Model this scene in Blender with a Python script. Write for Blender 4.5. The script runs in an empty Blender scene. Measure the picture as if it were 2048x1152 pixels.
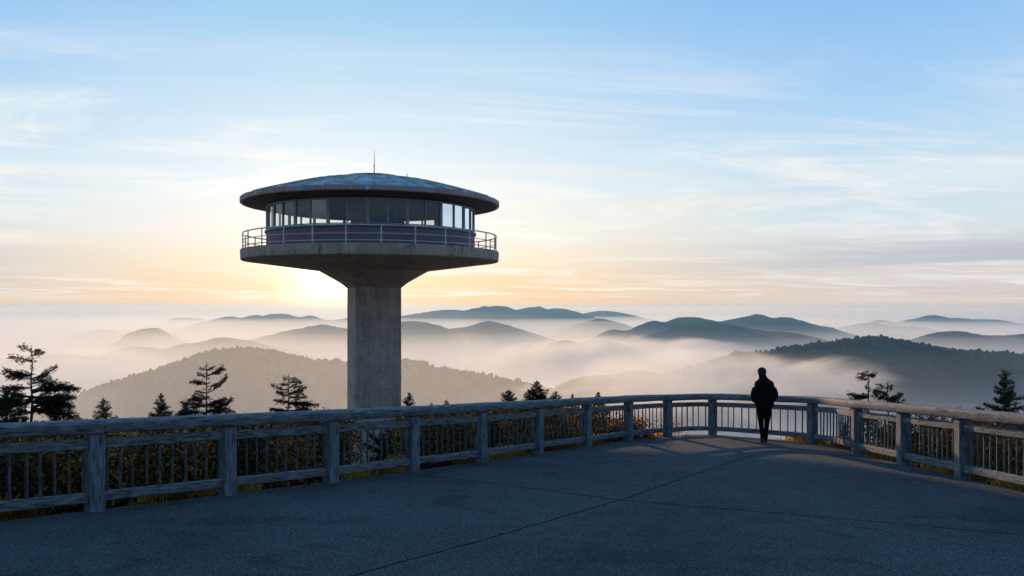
import bpy, bmesh, math, random
import numpy as np
from mathutils import Vector, Matrix, noise as mnoise

random.seed(7)
rng = np.random.default_rng(7)
scene = bpy.context.scene
COL = scene.collection
R = math.radians
F, CX, HY = 1700.0, 1024.0, 612.0        # lens of the photograph in its own pixels, its axis and its horizon
EYE, SLOPE = 1.66, 133.0 / 1700.0        # eye height over the deck, fall of the deck away from the eye
SUN_AZ, SUN_EL = R(-9.2), R(7.2)
SUN_DIR = Vector((math.sin(SUN_AZ) * math.cos(SUN_EL), math.cos(SUN_AZ) * math.cos(SUN_EL), math.sin(SUN_EL)))


def at(px, py, Y):
    return Vector(((px - CX) / F * Y, Y, (HY - py) / F * Y))


def deck_z(y):
    return -EYE - SLOPE * y


def s2l(c):
    return tuple(((v / 255) / 12.92 if v / 255 <= 0.04045 else ((v / 255 + 0.055) / 1.055) ** 2.4) for v in c)


def smooth(a, b, x):
    t = min(1, max(0, (x - a) / (b - a)))
    return t * t * (3 - 2 * t)


# ------------------------------------------------------------------ tagging and linking
def tag(o, label=None, cat=None, group=None, kind=None):
    if label: o['label'] = label
    if cat: o['category'] = cat
    if group: o['group'] = group
    if kind: o['kind'] = kind
    return o


def empty(name, loc):
    o = bpy.data.objects.new(name, None)
    o.location = loc
    o.empty_display_size = 0.3
    COL.objects.link(o)
    return o


def link(name, me, mat=None, parent=None, loc=None, smooth_shade=False):
    o = bpy.data.objects.new(name, me)
    if mat: me.materials.append(mat)
    if smooth_shade:
        me.polygons.foreach_set('use_smooth', [True] * len(me.polygons))
    if loc is not None: o.location = loc
    COL.objects.link(o)
    if parent: o.parent = parent
    return o


def obj(name, bm, mat=None, parent=None, loc=None, smooth_shade=False):
    me = bpy.data.meshes.new(name)
    bmesh.ops.recalc_face_normals(bm, faces=bm.faces[:])
    bm.to_mesh(me)
    bm.free()
    return link(name, me, mat, parent, loc, smooth_shade)


def np_mesh(name, verts, faces_n, n):
    """mesh of n-sided faces whose corners follow each other in verts"""
    me = bpy.data.meshes.new(name)
    nv = len(verts)
    me.vertices.add(nv)
    me.vertices.foreach_set('co', np.asarray(verts, dtype=np.float32).ravel())
    me.loops.add(faces_n * n)
    me.loops.foreach_set('vertex_index', np.arange(faces_n * n, dtype=np.int32))
    me.polygons.add(faces_n)
    me.polygons.foreach_set('loop_start', np.arange(0, faces_n * n, n, dtype=np.int32))
    me.polygons.foreach_set('loop_total', np.full(faces_n, n, dtype=np.int32))
    me.update(calc_edges=True)
    return me


# ------------------------------------------------------------------ node helpers
class NT:
    def __init__(self, tree):
        self.t = tree
        self.n = tree.nodes
        self.l = tree.links

    def node(self, typ, **kw):
        nd = self.n.new(typ)
        for k, v in kw.items(): setattr(nd, k, v)
        return nd

    def put(self, sock, v):
        if v is None: return
        if hasattr(v, 'is_output'):
            self.l.new(v, sock)
        else:
            if hasattr(sock.default_value, '__len__') and len(sock.default_value) == 4 and len(v) == 3:
                v = (*v, 1)
            sock.default_value = v

    def math(self, op, a, b=None, c=None, clamp=False):
        nd = self.node('ShaderNodeMath', operation=op, use_clamp=clamp)
        for i, v in enumerate((a, b, c)): self.put(nd.inputs[i], v)
        return nd.outputs[0]

    def vec(self, op, a, b=None, out=0):
        nd = self.node('ShaderNodeVectorMath', operation=op)
        self.put(nd.inputs[0], a)
        if b is not None: self.put(nd.inputs[1], b)
        return nd.outputs[out]

    def scale(self, a, s):
        nd = self.node('ShaderNodeVectorMath', operation='SCALE')
        self.put(nd.inputs[0], a)
        self.put(nd.inputs['Scale'], s)
        return nd.outputs[0]

    def comb(self, x, y, z):
        nd = self.node('ShaderNodeCombineXYZ')
        for i, v in enumerate((x, y, z)): self.put(nd.inputs[i], v)
        return nd.outputs[0]

    def sep(self, v):
        nd = self.node('ShaderNodeSeparateXYZ')
        self.put(nd.inputs[0], v)
        return nd.outputs

    def noise(self, v, scale, detail=4, rough=0.5, dist=0.0):
        nd = self.node('ShaderNodeTexNoise')
        self.put(nd.inputs['Vector'], v)
        nd.inputs['Scale'].default_value = scale
        nd.inputs['Detail'].default_value = detail
        nd.inputs['Roughness'].default_value = rough
        nd.inputs['Distortion'].default_value = dist
        return nd.outputs['Fac']

    def ramp(self, f, stops, interp='LINEAR'):
        nd = self.node('ShaderNodeValToRGB')
        cr = nd.color_ramp
        cr.interpolation = interp
        while len(cr.elements) < len(stops): cr.elements.new(0.5)
        for e, (p, c) in zip(cr.elements, stops):
            e.position = p
            e.color = (*c, 1) if hasattr(c, '__len__') else (c, c, c, 1)
        self.put(nd.inputs[0], f)
        return nd.outputs[0]

    def mix(self, f, a, b, blend='MIX'):
        nd = self.node('ShaderNodeMix', data_type='RGBA', blend_type=blend)
        self.put(nd.inputs[0], f)
        self.put(nd.inputs[6], a)
        self.put(nd.inputs[7], b)
        return nd.outputs[2]

    def step(self, x, a, b):
        nd = self.node('ShaderNodeMapRange', interpolation_type='SMOOTHSTEP')
        self.put(nd.inputs[0], x)
        nd.inputs[1].default_value = a
        nd.inputs[2].default_value = b
        return nd.outputs[0]

    def bump(self, h, strength, dist):
        nd = self.node('ShaderNodeBump')
        nd.inputs['Strength'].default_value = strength
        nd.inputs['Distance'].default_value = dist
        self.put(nd.inputs['Height'], h)
        return nd.outputs[0]


def material(name):
    m = bpy.data.materials.new(name)
    m.use_nodes = True
    nt = NT(m.node_tree)
    b = m.node_tree.nodes['Principled BSDF']
    return m, nt, b


def simple(name, col, rough=0.7, var=0.25, scale=6.0, metal=0.0, bump=0.0, spec=None):
    m, nt, b = material(name)
    tc = nt.node('ShaderNodeTexCoord').outputs['Object']
    f = nt.noise(tc, scale, 6, 0.6)
    lo = tuple(c * (1 - var) for c in col)
    hi = tuple(min(1, c * (1 + var)) for c in col)
    nt.put(b.inputs['Base Color'], nt.ramp(f, [(0.3, lo), (0.7, hi)]))
    b.inputs['Roughness'].default_value = rough
    b.inputs['Metallic'].default_value = metal
    if spec is not None: b.inputs['Specular IOR Level'].default_value = spec
    if bump: nt.put(b.inputs['Normal'], nt.bump(f, 0.6, bump))
    return m


# ------------------------------------------------------------------ materials
def make_asphalt(segs):
    m, nt, b = material('asphalt')
    pos = nt.node('ShaderNodeNewGeometry').outputs['Position']
    big = nt.noise(pos, 0.35, 4, 0.55)
    mid = nt.noise(pos, 3.0, 5, 0.6)
    fine = nt.noise(pos, 42.0, 4, 0.85)
    stone = nt.node('ShaderNodeTexVoronoi')
    nt.put(stone.inputs['Vector'], pos)
    stone.inputs['Scale'].default_value = 55
    base = nt.ramp(fine, [(0.34, (0.026, 0.025, 0.024)), (0.52, (0.080, 0.077, 0.073)), (0.68, (0.25, 0.24, 0.23))])
    base = nt.mix(nt.step(stone.outputs['Distance'], 0.22, 0.05), base, (0.125, 0.125, 0.125))
    tone = nt.ramp(nt.math('ADD', nt.math('MULTIPLY', big, 0.65), nt.math('MULTIPLY', mid, 0.35)), [(0.34, 0.66), (0.46, 0.95), (0.66, 1.25)])
    base = nt.mix(1.0, base, tone, 'MULTIPLY')
    damp = nt.noise(pos, 0.8, 6, 0.65, 0.6)
    base = nt.mix(nt.math('MULTIPLY', nt.step(damp, 0.56, 0.66), 0.38), base, (0.03, 0.029, 0.028))
    # cracked joints between the pours
    wob = nt.node('ShaderNodeTexNoise')
    nt.put(wob.inputs['Vector'], pos)
    wob.inputs['Scale'].default_value = 2.6
    wob.inputs['Detail'].default_value = 6
    off = nt.scale(nt.vec('SUBTRACT', wob.outputs['Color'], (0.5, 0.5, 0.5)), 0.07)
    p = nt.vec('MULTIPLY', nt.vec('ADD', pos, off), (1, 1, 0))
    dmin = None
    for (ax, ay), (bx, by), wdt in segs:
        A, D = (ax, ay, 0), (bx - ax, by - ay, 0)
        pa = nt.vec('SUBTRACT', p, A)
        h = nt.math('DIVIDE', nt.vec('DOT_PRODUCT', pa, D, 'Value'), D[0] ** 2 + D[1] ** 2, clamp=True)
        dd = nt.vec('LENGTH', nt.vec('SUBTRACT', pa, nt.scale(D, h)), out='Value')
        dd = nt.math('DIVIDE', dd, wdt)
        dmin = dd if dmin is None else nt.math('MINIMUM', dmin, dd)
    dmin = nt.math('ADD', dmin, nt.math('MULTIPLY', nt.math('SUBTRACT', nt.noise(pos, 9, 3), 0.5), 1.4))
    line = nt.step(dmin, 1.2, 0.5)
    base = nt.mix(line, base, (0.008, 0.008, 0.009))
    nt.put(b.inputs['Base Color'], base)
    b.inputs['Roughness'].default_value = 0.95
    b.inputs['Specular IOR Level'].default_value = 0.06
    hgt = nt.math('SUBTRACT', nt.math('ADD', fine, nt.math('MULTIPLY', mid, 0.4)), nt.math('MULTIPLY', line, 1.5))
    nt.put(b.inputs['Normal'], nt.bump(hgt, 0.7, 0.008))
    return m


def make_wood(name, lo, hi, rough=0.75):
    m, nt, b = material(name)
    uv = nt.node('ShaderNodeTexCoord').outputs['UV']
    obi = nt.node('ShaderNodeObjectInfo').outputs['Random']
    s = nt.sep(uv)
    v = nt.comb(nt.math('ADD', nt.math('MULTIPLY', s[0], 4.2), nt.math('MULTIPLY', obi, 40.0)), nt.math('MULTIPLY', s[1], 46.0), 0)
    g = nt.noise(v, 1.0, 6, 0.65, 0.6)
    v2 = nt.comb(nt.math('ADD', nt.math('MULTIPLY', s[0], 2.6), nt.math('MULTIPLY', obi, 70.0)), nt.math('MULTIPLY', s[1], 6.0), 3.0)
    patch = nt.noise(v2, 2.2, 5, 0.6)
    crack = nt.ramp(g, [(0.36, 0.0), (0.43, 1.0)])
    f = nt.math('ADD', nt.math('MULTIPLY', g, 0.55), nt.math('MULTIPLY', patch, 0.45))
    c = nt.ramp(f, [(0.36, lo), (0.5, tuple((a * 1.1 + z * .9) / 2 for a, z in zip(lo, hi))), (0.62, hi)])
    c = nt.mix(nt.math('MULTIPLY', nt.math('SUBTRACT', 1.0, crack), 0.55), c, (0.02, 0.02, 0.02))
    nt.put(b.inputs['Base Color'], c)
    b.inputs['Roughness'].default_value = rough
    b.inputs['Specular IOR Level'].default_value = 0.3
    nt.put(b.inputs['Normal'], nt.bump(nt.math('ADD', nt.math('MULTIPLY', g, 0.6), nt.math('MULTIPLY', crack, 0.5)), 1.0, 0.02))
    return m


def make_concrete(name, base=(0.27, 0.265, 0.25), pour=1.6):
    m, nt, b = material(name)
    tc = nt.node('ShaderNodeTexCoord').outputs['Object']
    s = nt.sep(tc)
    n1 = nt.noise(tc, 0.9, 8, 0.65)
    n2 = nt.noise(tc, 5.0, 8, 0.7)
    streak = nt.noise(nt.comb(nt.math('MULTIPLY', s[0], 3.2), nt.math('MULTIPLY', s[1], 3.2), nt.math('MULTIPLY', s[2], 0.22)), 1.0, 6, 0.65)
    f = nt.math('ADD', nt.math('ADD', nt.math('MULTIPLY', n1, 0.35), nt.math('MULTIPLY', n2, 0.25)), nt.math('MULTIPLY', streak, 0.4))
    c = nt.ramp(f, [(0.38, tuple(v * 0.42 for v in base)), (0.48, base), (0.60, tuple(min(1, v * 1.35) for v in base))])
    zz = nt.math('ADD', nt.math('DIVIDE', s[2], pour), nt.math('MULTIPLY', n2, 0.03))
    fr = nt.math('ABSOLUTE', nt.math('SUBTRACT', nt.math('FRACT', zz), 0.5))
    line = nt.step(fr, 0.012, 0.004)
    c = nt.mix(nt.math('MULTIPLY', line, 0.55), c, tuple(v * 0.3 for v in base))
    pits = nt.noise(tc, 14.0, 3, 0.6)
    c = nt.mix(nt.step(pits, 0.66, 0.72), c, tuple(v * 0.3 for v in base))
    nt.put(b.inputs['Base Color'], c)
    b.inputs['Roughness'].default_value = 0.9
    b.inputs['Specular IOR Level'].default_value = 0.2
    nt.put(b.inputs['Normal'], nt.bump(nt.math('SUBTRACT', n2, line), 0.5, 0.03))
    return m


def make_roof():
    m, nt, b = material('weathered_roof_metal')
    tc = nt.node('ShaderNodeTexCoord').outputs['Object']
    n1 = nt.noise(tc, 0.8, 8, 0.7, 0.4)
    n2 = nt.noise(tc, 3.5, 6, 0.7)
    c = nt.ramp(n1, [(0.36, (0.16, 0.165, 0.15)), (0.5, (0.34, 0.36, 0.32)), (0.62, (0.58, 0.58, 0.50))])
    c = nt.mix(nt.step(n2, 0.6, 0.72), c, (0.33, 0.36, 0.36))
    nt.put(b.inputs['Base Color'], c)
    b.inputs['Roughness'].default_value = 0.55
    nt.put(b.inputs['Normal'], nt.bump(n2, 0.4, 0.04))
    return m


def make_fascia():
    m, nt, b = material('peeling_fascia_paint')
    tc = nt.node('ShaderNodeTexCoord').outputs['Object']
    s = nt.sep(tc)
    ang = nt.math('ARCTAN2', s[0], s[1])
    a = nt.noise(nt.comb(nt.math('MULTIPLY', ang, 5.5), 0.0, 0.0), 1.0, 3, 0.55)
    n = nt.noise(tc, 2.6, 8, 0.75, 0.5)
    f = nt.math('ADD', nt.math('MULTIPLY', a, 0.72), nt.math('MULTIPLY', n, 0.28))
    c = nt.ramp(f, [(0.40, (0.22, 0.22, 0.25)), (0.47, (0.30, 0.28, 0.30)), (0.51, (0.40, 0.20, 0.18)), (0.60, (0.46, 0.15, 0.13))])
    c = nt.mix(nt.step(n, 0.54, 0.64), c, (0.62, 0.60, 0.58))
    nt.put(b.inputs['Base Color'], c)
    b.inputs['Roughness'].default_value = 0.7
    nt.put(b.inputs['Normal'], nt.bump(n, 0.5, 0.03))
    return m


def make_siding():
    m, nt, b = material('faded_red_siding')
    tc = nt.node('ShaderNodeTexCoord').outputs['Object']
    s = nt.sep(tc)
    z = nt.math('DIVIDE', s[2], 0.17)
    fr = nt.math('FRACT', z)
    n = nt.noise(tc, 1.6, 7, 0.7)
    ang = nt.math('ARCTAN2', s[0], s[1])
    row = nt.noise(nt.comb(nt.math('FLOOR', z), nt.math('FLOOR', nt.math('MULTIPLY', ang, 4.2)), 0.0), 3.7, 1)
    f = nt.math('ADD', nt.math('MULTIPLY', row, 0.5), nt.math('MULTIPLY', n, 0.5))
    c = nt.ramp(f, [(0.38, (0.15, 0.15, 0.155)), (0.5, (0.22, 0.135, 0.125)), (0.6, (0.29, 0.115, 0.10))])
    gap = nt.step(fr, 0.14, 0.05)
    c = nt.mix(nt.math('MULTIPLY', gap, 0.75), c, (0.02, 0.02, 0.025))
    nt.put(b.inputs['Base Color'], c)
    b.inputs['Roughness'].default_value = 0.75
    nt.put(b.inputs['Normal'], nt.bump(nt.math('SUBTRACT', nt.math('MULTIPLY', n, 0.3), gap), 0.6, 0.03))
    return m


def make_glass():
    m, nt, b = material('window_glass')
    nt.n.remove(b)
    out = [n for n in nt.n if n.type == 'OUTPUT_MATERIAL'][0]
    tr = nt.node('ShaderNodeBsdfTransparent')
    tr.inputs[0].default_value = (0.80, 0.86, 0.88, 1)
    gl = nt.node('ShaderNodeBsdfGlossy')
    gl.inputs['Roughness'].default_value = 0.03
    gl.inputs[0].default_value = (0.9, 0.95, 1, 1)
    fr = nt.node('ShaderNodeFresnel')
    fr.inputs[0].default_value = 1.65
    mx = nt.node('ShaderNodeMixShader')
    nt.l.new(fr.outputs[0], mx.inputs[0])
    nt.l.new(tr.outputs[0], mx.inputs[1])
    nt.l.new(gl.outputs[0], mx.inputs[2])
    nt.l.new(mx.outputs[0], out.inputs['Surface'])
    return m


def make_leaf(name, stops, rough=0.75, trans=0.0):
    m, nt, b = material(name)
    a = nt.node('ShaderNodeAttribute', attribute_name='tone').outputs['Fac']
    c = nt.ramp(a, stops)
    nt.put(b.inputs['Base Color'], c)
    b.inputs['Roughness'].default_value = rough
    b.inputs['Specular IOR Level'].default_value = 0.15
    if trans:
        out = [n for n in nt.n if n.type == 'OUTPUT_MATERIAL'][0]
        t = nt.node('ShaderNodeBsdfTranslucent')
        nt.put(t.inputs[0], c)
        mx = nt.node('ShaderNodeMixShader')
        mx.inputs[0].default_value = trans
        nt.l.new(b.outputs[0], mx.inputs[1])
        nt.l.new(t.outputs[0], mx.inputs[2])
        nt.l.new(mx.outputs[0], out.inputs['Surface'])
    return m


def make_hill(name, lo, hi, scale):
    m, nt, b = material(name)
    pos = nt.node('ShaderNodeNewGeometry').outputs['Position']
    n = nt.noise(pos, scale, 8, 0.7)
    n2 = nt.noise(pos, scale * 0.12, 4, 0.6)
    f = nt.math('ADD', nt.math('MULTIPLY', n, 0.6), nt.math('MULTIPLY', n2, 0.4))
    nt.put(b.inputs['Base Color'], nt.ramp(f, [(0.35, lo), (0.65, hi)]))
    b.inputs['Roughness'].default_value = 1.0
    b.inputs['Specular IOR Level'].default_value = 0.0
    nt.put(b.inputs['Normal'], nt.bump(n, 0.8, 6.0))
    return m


M = {}
M['wood'] = make_wood('weathered_timber', (0.075, 0.08, 0.083), (0.245, 0.25, 0.248))
M['baluster'] = make_wood('weathered_baluster', (0.05, 0.05, 0.05), (0.135, 0.135, 0.13))
M['concrete'] = make_concrete('tower_concrete', (0.36, 0.285, 0.225))
M['slab'] = make_concrete('slab_concrete', (0.35, 0.26, 0.19), 50.0)
M['roof'] = make_roof()
M['fascia'] = make_fascia()
M['siding'] = make_siding()
M['glass'] = make_glass()
M['frame'] = simple('window_frame_paint', (0.26, 0.26, 0.25), 0.6)
M['ledge'] = simple('faded_blue_paint', (0.11, 0.17, 0.20), 0.6, 0.4)
M['rail'] = simple('galvanised_rail', (0.46, 0.50, 0.52), 0.5, 0.3, 5.0, 0.3)
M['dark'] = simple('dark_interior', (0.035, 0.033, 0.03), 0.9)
M['ceiling'] = simple('cab_ceiling', (0.085, 0.065, 0.042), 0.9)
M['antenna'] = simple('antenna_metal', (0.06, 0.06, 0.065), 0.5, 0.2, 6, 0.6)
M['bark'] = simple('spruce_bark', (0.032, 0.026, 0.021), 0.95, 0.4, 12, 0, 0.01)
M['needle'] = make_leaf('spruce_needles', [(0.0, (0.008, 0.012, 0.006)), (0.6, (0.02, 0.027, 0.012)), (1.0, (0.045, 0.04, 0.018))], 0.8)
M['brush'] = make_leaf('autumn_leaves', [(0.0, (0.02, 0.022, 0.010)), (0.33, (0.11, 0.058, 0.020)), (0.6, (0.38, 0.15, 0.032)), (1.0, (0.66, 0.30, 0.06))], 0.8, 0.35)
M['grass'] = make_leaf('dry_grass_blades', [(0.0, (0.10, 0.06, 0.02)), (0.5, (0.44, 0.20, 0.04)), (1.0, (0.72, 0.40, 0.07))], 0.8, 0.6)
M['soil'] = simple('summit_soil', (0.035, 0.028, 0.019), 1.0, 0.5, 1.5, 0, 0.05, 0.0)
M['forest'] = make_leaf('forest_crowns', [(0.0, (0.014, 0.016, 0.016)), (1.0, (0.028, 0.029, 0.027))], 1.0)
M['hill'] = make_hill('forested_hillside', (0.013, 0.016, 0.016), (0.036, 0.037, 0.034), 0.02)
M['mount'] = make_hill('forested_mountain', (0.010, 0.022, 0.036), (0.020, 0.040, 0.060), 0.006)  # forest colour tinted blue, painting distance haze into the base colour
M['valley'] = make_hill('valley_forest', (0.03, 0.035, 0.02), (0.07, 0.07, 0.045), 0.002)
M['jacket'] = simple('black_jacket_cloth', (0.005, 0.005, 0.006), 0.9, 0.3, 9, 0, 0.01, 0.1)
M['trousers'] = simple('black_trouser_cloth', (0.004, 0.004, 0.005), 0.9, 0.3, 9, 0, 0.01, 0.1)
M['hat'] = simple('dark_knit', (0.012, 0.011, 0.011), 0.95, 0.3, 30)
M['skin'] = simple('skin', (0.32, 0.19, 0.13), 0.6, 0.1)
M['shoe'] = simple('black_leather', (0.012, 0.012, 0.013), 0.45, 0.3)
M['sole'] = simple('pale_sole', (0.22, 0.21, 0.20), 0.8, 0.2)


# ------------------------------------------------------------------ shape helpers
def catmull(pts, n):
    P = [Vector(p) for p in pts]
    P = [P[0] * 2 - P[1]] + P + [P[-1] * 2 - P[-2]]
    out = []
    for i in range(1, len(P) - 2):
        for k in range(n):
            t = k / n
            a, b, c, d = P[i - 1], P[i], P[i + 1], P[i + 2]
            out.append(0.5 * ((2 * b) + (c - a) * t + (2 * a - 5 * b + 4 * c - d) * t * t + (3 * b - a - 3 * c + d) * t ** 3))
    out.append(P[-2])
    return out


def section(w, h, r, n=3):
    pts = []
    for cx, cy, a0 in ((w / 2 - r, h / 2 - r, 0), (-w / 2 + r, h / 2 - r, 90), (-w / 2 + r, -h / 2 + r, 180), (w / 2 - r, -h / 2 + r, 270)):
        for k in range(n + 1):
            a = R(a0 + 90 * k / n)
            pts.append((cx + r * math.cos(a), cy + r * math.sin(a)))
    return pts


def sweep(bm, path, sec, up=Vector((0, 0, 1)), wob=0.0, seed=0.0):
    """a beam of constant section along a path, with UVs in metres (u along it, v round it)"""
    uvl = bm.loops.layers.uv.verify()
    rings, us = [], []
    u = 0.0
    per = [0.0]
    for i in range(len(sec)):
        a, b = sec[i], sec[(i + 1) % len(sec)]
        per.append(per[-1] + math.hypot(b[0] - a[0], b[1] - a[1]))
    for i, p in enumerate(path):
        p = Vector(p)
        t = (Vector(path[min(i + 1, len(path) - 1)]) - Vector(path[max(i - 1, 0)])).normalized()
        side = t.cross(up).normalized()
        nrm = side.cross(t).normalized()
        if i: u += (p - Vector(path[i - 1])).length
        ring = []
        for k, (sx, sy) in enumerate(sec):
            w = 1.0
            if wob:
                w += wob * mnoise.noise(Vector((u * 1.7 + seed, k * 0.55, seed * 3)))
            ring.append(bm.verts.new(p + side * sx * w + nrm * sy * w))
        rings.append(ring)
        us.append(u)
    n = len(sec)
    for i in range(len(rings) - 1):
        for k in range(n):
            f = bm.faces.new((rings[i][k], rings[i][(k + 1) % n], rings[i + 1][(k + 1) % n], rings[i + 1][k]))
            uv = ((us[i], per[k]), (us[i], per[k + 1]), (us[i + 1], per[k + 1]), (us[i + 1], per[k]))
            for lp, q in zip(f.loops, uv): lp[uvl].uv = q
    for ring, uu in ((rings[0], us[0]), (rings[-1], us[-1])):
        f = bm.faces.new(ring)
        for lp, s in zip(f.loops, sec): lp[uvl].uv = (uu + s[0] * 0.05, s[1])
    return bm


def box(bm, c, s, rz=0.0):
    m = Matrix.Translation(c) @ Matrix.Rotation(rz, 4, 'Z') @ Matrix.Diagonal((s[0], s[1], s[2], 1))
    bmesh.ops.create_cube(bm, size=1.0, matrix=m)


def tube(bm, pts, rad, seg=6):
    """round tapering tube through points; rad a number or a list"""
    pts = [Vector(p) for p in pts]
    if not hasattr(rad, '__len__'): rad = [rad] * len(pts)
    rings = []
    for i, p in enumerate(pts):
        t = (pts[min(i + 1, len(pts) - 1)] - pts[max(i - 1, 0)]).normalized()
        ref = Vector((0, 0, 1)) if abs(t.z) < 0.9 else Vector((0, 1, 0))
        a = t.cross(ref).normalized()
        b = a.cross(t).normalized()
        rings.append([bm.verts.new(p + (a * math.cos(2 * math.pi * k / seg) + b * math.sin(2 * math.pi * k / seg)) * rad[i]) for k in range(seg)])
    for i in range(len(rings) - 1):
        for k in range(seg):
            bm.faces.new((rings[i][k], rings[i][(k + 1) % seg], rings[i + 1][(k + 1) % seg], rings[i + 1][k]))
    bm.faces.new(rings[0][::-1])
    bm.faces.new(rings[-1])


def lathe(bm, prof, seg=96, close=False):
    """revolve (r, z) points about z"""
    rings = []
    for r, z in prof:
        if r < 1e-6:
            rings.append([bm.verts.new((0, 0, z))])
        else:
            rings.append([bm.verts.new((r * math.sin(2 * math.pi * k / seg), r * math.cos(2 * math.pi * k / seg), z)) for k in range(seg)])
    pairs = list(zip(rings[:-1], rings[1:]))
    if close: pairs.append((rings[-1], rings[0]))
    for a, b in pairs:
        for k in range(seg):
            k2 = (k + 1) % seg
            if len(a) == 1 and len(b) == 1: continue
            if len(a) == 1: bm.faces.new((a[0], b[k], b[k2]))
            elif len(b) == 1: bm.faces.new((a[k], a[k2], b[0]))
            else: bm.faces.new((a[k], a[k2], b[k2], b[k]))


# ================================================================== SETTING: deck
RAIL_PX = [(190, 1022), (455, 990), (662, 965), (825, 943), (962, 925), (1076, 907), (1173, 893), (1257, 881), (1335, 873), (1425, 870), (1625, 887), (1714, 908), (1807, 930), (1925, 958)]


def deck_pt(px, py):
    Y = EYE * F / (py - (HY + 133.0))
    return ((px - CX) / F * Y, Y)


POSTS = [deck_pt(*p) for p in RAIL_PX]
POSTS = [(-7.55, 7.25), (-6.24, 8.78)] + POSTS + [(7.03, 11.2), (7.03, 9.1), (7.03, 7.0)]
RAILPATH = catmull([(x, y, 0) for x, y in POSTS], 8)

deck_poly = [(p.x, p.y) for p in RAILPATH]
deck_poly = [(-10.5, 3.0), (-9.2, 5.3)] + deck_poly + [(7.03, -14.0), (-10.5, -14.0)]
# push the rim a little outward so that the posts stand on it
cxm, cym = 1.5, 9.0
rim = []
for x, y in deck_poly:
    d = math.hypot(x - cxm, y - cym)
    rim.append((x + (x - cxm) / d * 0.10, y + (y - cym) / d * 0.10))
SEGS = []


def chain(pts, w):
    pp = [deck_pt(*p) for p in pts]
    for a, b in zip(pp[:-1], pp[1:]): SEGS.append((a, b, w))


chain([(560, 1190), (700, 1152), (950, 1085), (1240, 1000), (1400, 945), (1500, 912), (1570, 898)], 0.017)
chain([(840, 950), (1000, 968), (1240, 1000), (1572, 1028), (2048, 1070), (2300, 1092)], 0.022)
M['asphalt'] = make_asphalt(SEGS)
bm = bmesh.new()
top = [bm.verts.new((x, y, deck_z(y))) for x, y in rim]
bot = [bm.verts.new((x, y, deck_z(y) - 0.30)) for x, y in rim]
bm.faces.new(top)
bm.faces.new(bot[::-1])
for i in range(len(rim)):
    j = (i + 1) % len(rim)
    bm.faces.new((top[i], bot[i], bot[j], top[j]))
bmesh.ops.triangulate(bm, faces=[f for f in bm.faces if len(f.verts) > 4])
tag(obj('pavement', bm, M['asphalt']), 'dark grey asphalt viewing deck sloping down to the curved railing', 'pavement', None, 'structure')

RIM = np.array(rim)


def deck_dist(x, y):
    """signed distance outside the deck rim (vectorised, negative inside)"""
    x = np.asarray(x, float); y = np.asarray(y, float)
    d = np.full(x.shape, 1e9)
    inside = np.zeros(x.shape, bool)
    for i in range(len(RIM)):
        ax, ay = RIM[i]; bx, by = RIM[(i + 1) % len(RIM)]
        dx, dy = bx - ax, by - ay
        t = np.clip(((x - ax) * dx + (y - ay) * dy) / (dx * dx + dy * dy + 1e-12), 0, 1)
        d = np.minimum(d, np.hypot(x - ax - t * dx, y - ay - t * dy))
        c = ((ay > y) != (by > y)) & (x < (bx - ax) * (y - ay) / (by - ay + 1e-12) + ax)
        inside ^= c
    return np.where(inside, -d, d)


def sst(a, b, x):
    t = np.clip((x - a) / (b - a), 0, 1)
    return t * t * (3 - 2 * t)


def ground_z(x, y):
    x = np.asarray(x, float); y = np.asarray(y, float)
    d = np.maximum(deck_dist(x, y), 0)
    base = -EYE - SLOPE * np.clip(y, -14, 60)
    steep = 0.13 + 0.30 * sst(0.5, 5.0, x - 0.12 * (y - 20)) * sst(16, 24, y) + 0.06 * sst(6, 10, x)
    z = base - 0.16 - 0.12 * sst(0.0, 1.0, d) - steep * d - 0.0035 * np.maximum(d - 38, 0) ** 2
    lump = 0.16 * np.sin(x * 1.3 + 0.7 * y) * np.cos(y * 0.9 - 0.4 * x) * sst(1.5, 6, d)
    return np.maximum(z + lump, -432.0)


# summit: polar sheet that carries the deck and falls away into the valley
rad = np.concatenate([np.linspace(0, 46, 70), 46 * np.exp(np.linspace(0.03, 3.2, 60))])
nth = 220
th = np.linspace(0, 2 * np.pi, nth, endpoint=False)
X = 0.0 + rad[:, None] * np.sin(th)[None]
Yg = 14.0 + rad[:, None] * np.cos(th)[None]
Z = ground_z(X, Yg)
vs = np.stack([X, Yg, Z], -1).reshape(-1, 3)
fs = []
for i in range(len(rad) - 1):
    for k in range(nth):
        k2 = (k + 1) % nth
        fs.append((i * nth + k, i * nth + k2, (i + 1) * nth + k2, (i + 1) * nth + k))
me = bpy.data.meshes.new('ground')
me.from_pydata(vs.tolist(), [], fs)
tag(link('ground', me, M['soil'], None, None, True), 'brown summit slope falling away below the deck and tower', 'ground', None, 'structure')
bm = bmesh.new()
G = 8600
gx = np.linspace(-G, G, 41)
grid = [[bm.verts.new((x, y + 2700, -431.0)) for y in gx] for x in gx]
for i in range(40):
    for k in range(40):
        bm.faces.new((grid[i][k], grid[i + 1][k], grid[i + 1][k + 1], grid[i][k + 1]))
tag(obj('valley', bm, M['valley']), 'wide forested valley floor hidden under the fog', 'valley', None, 'structure')


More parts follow.
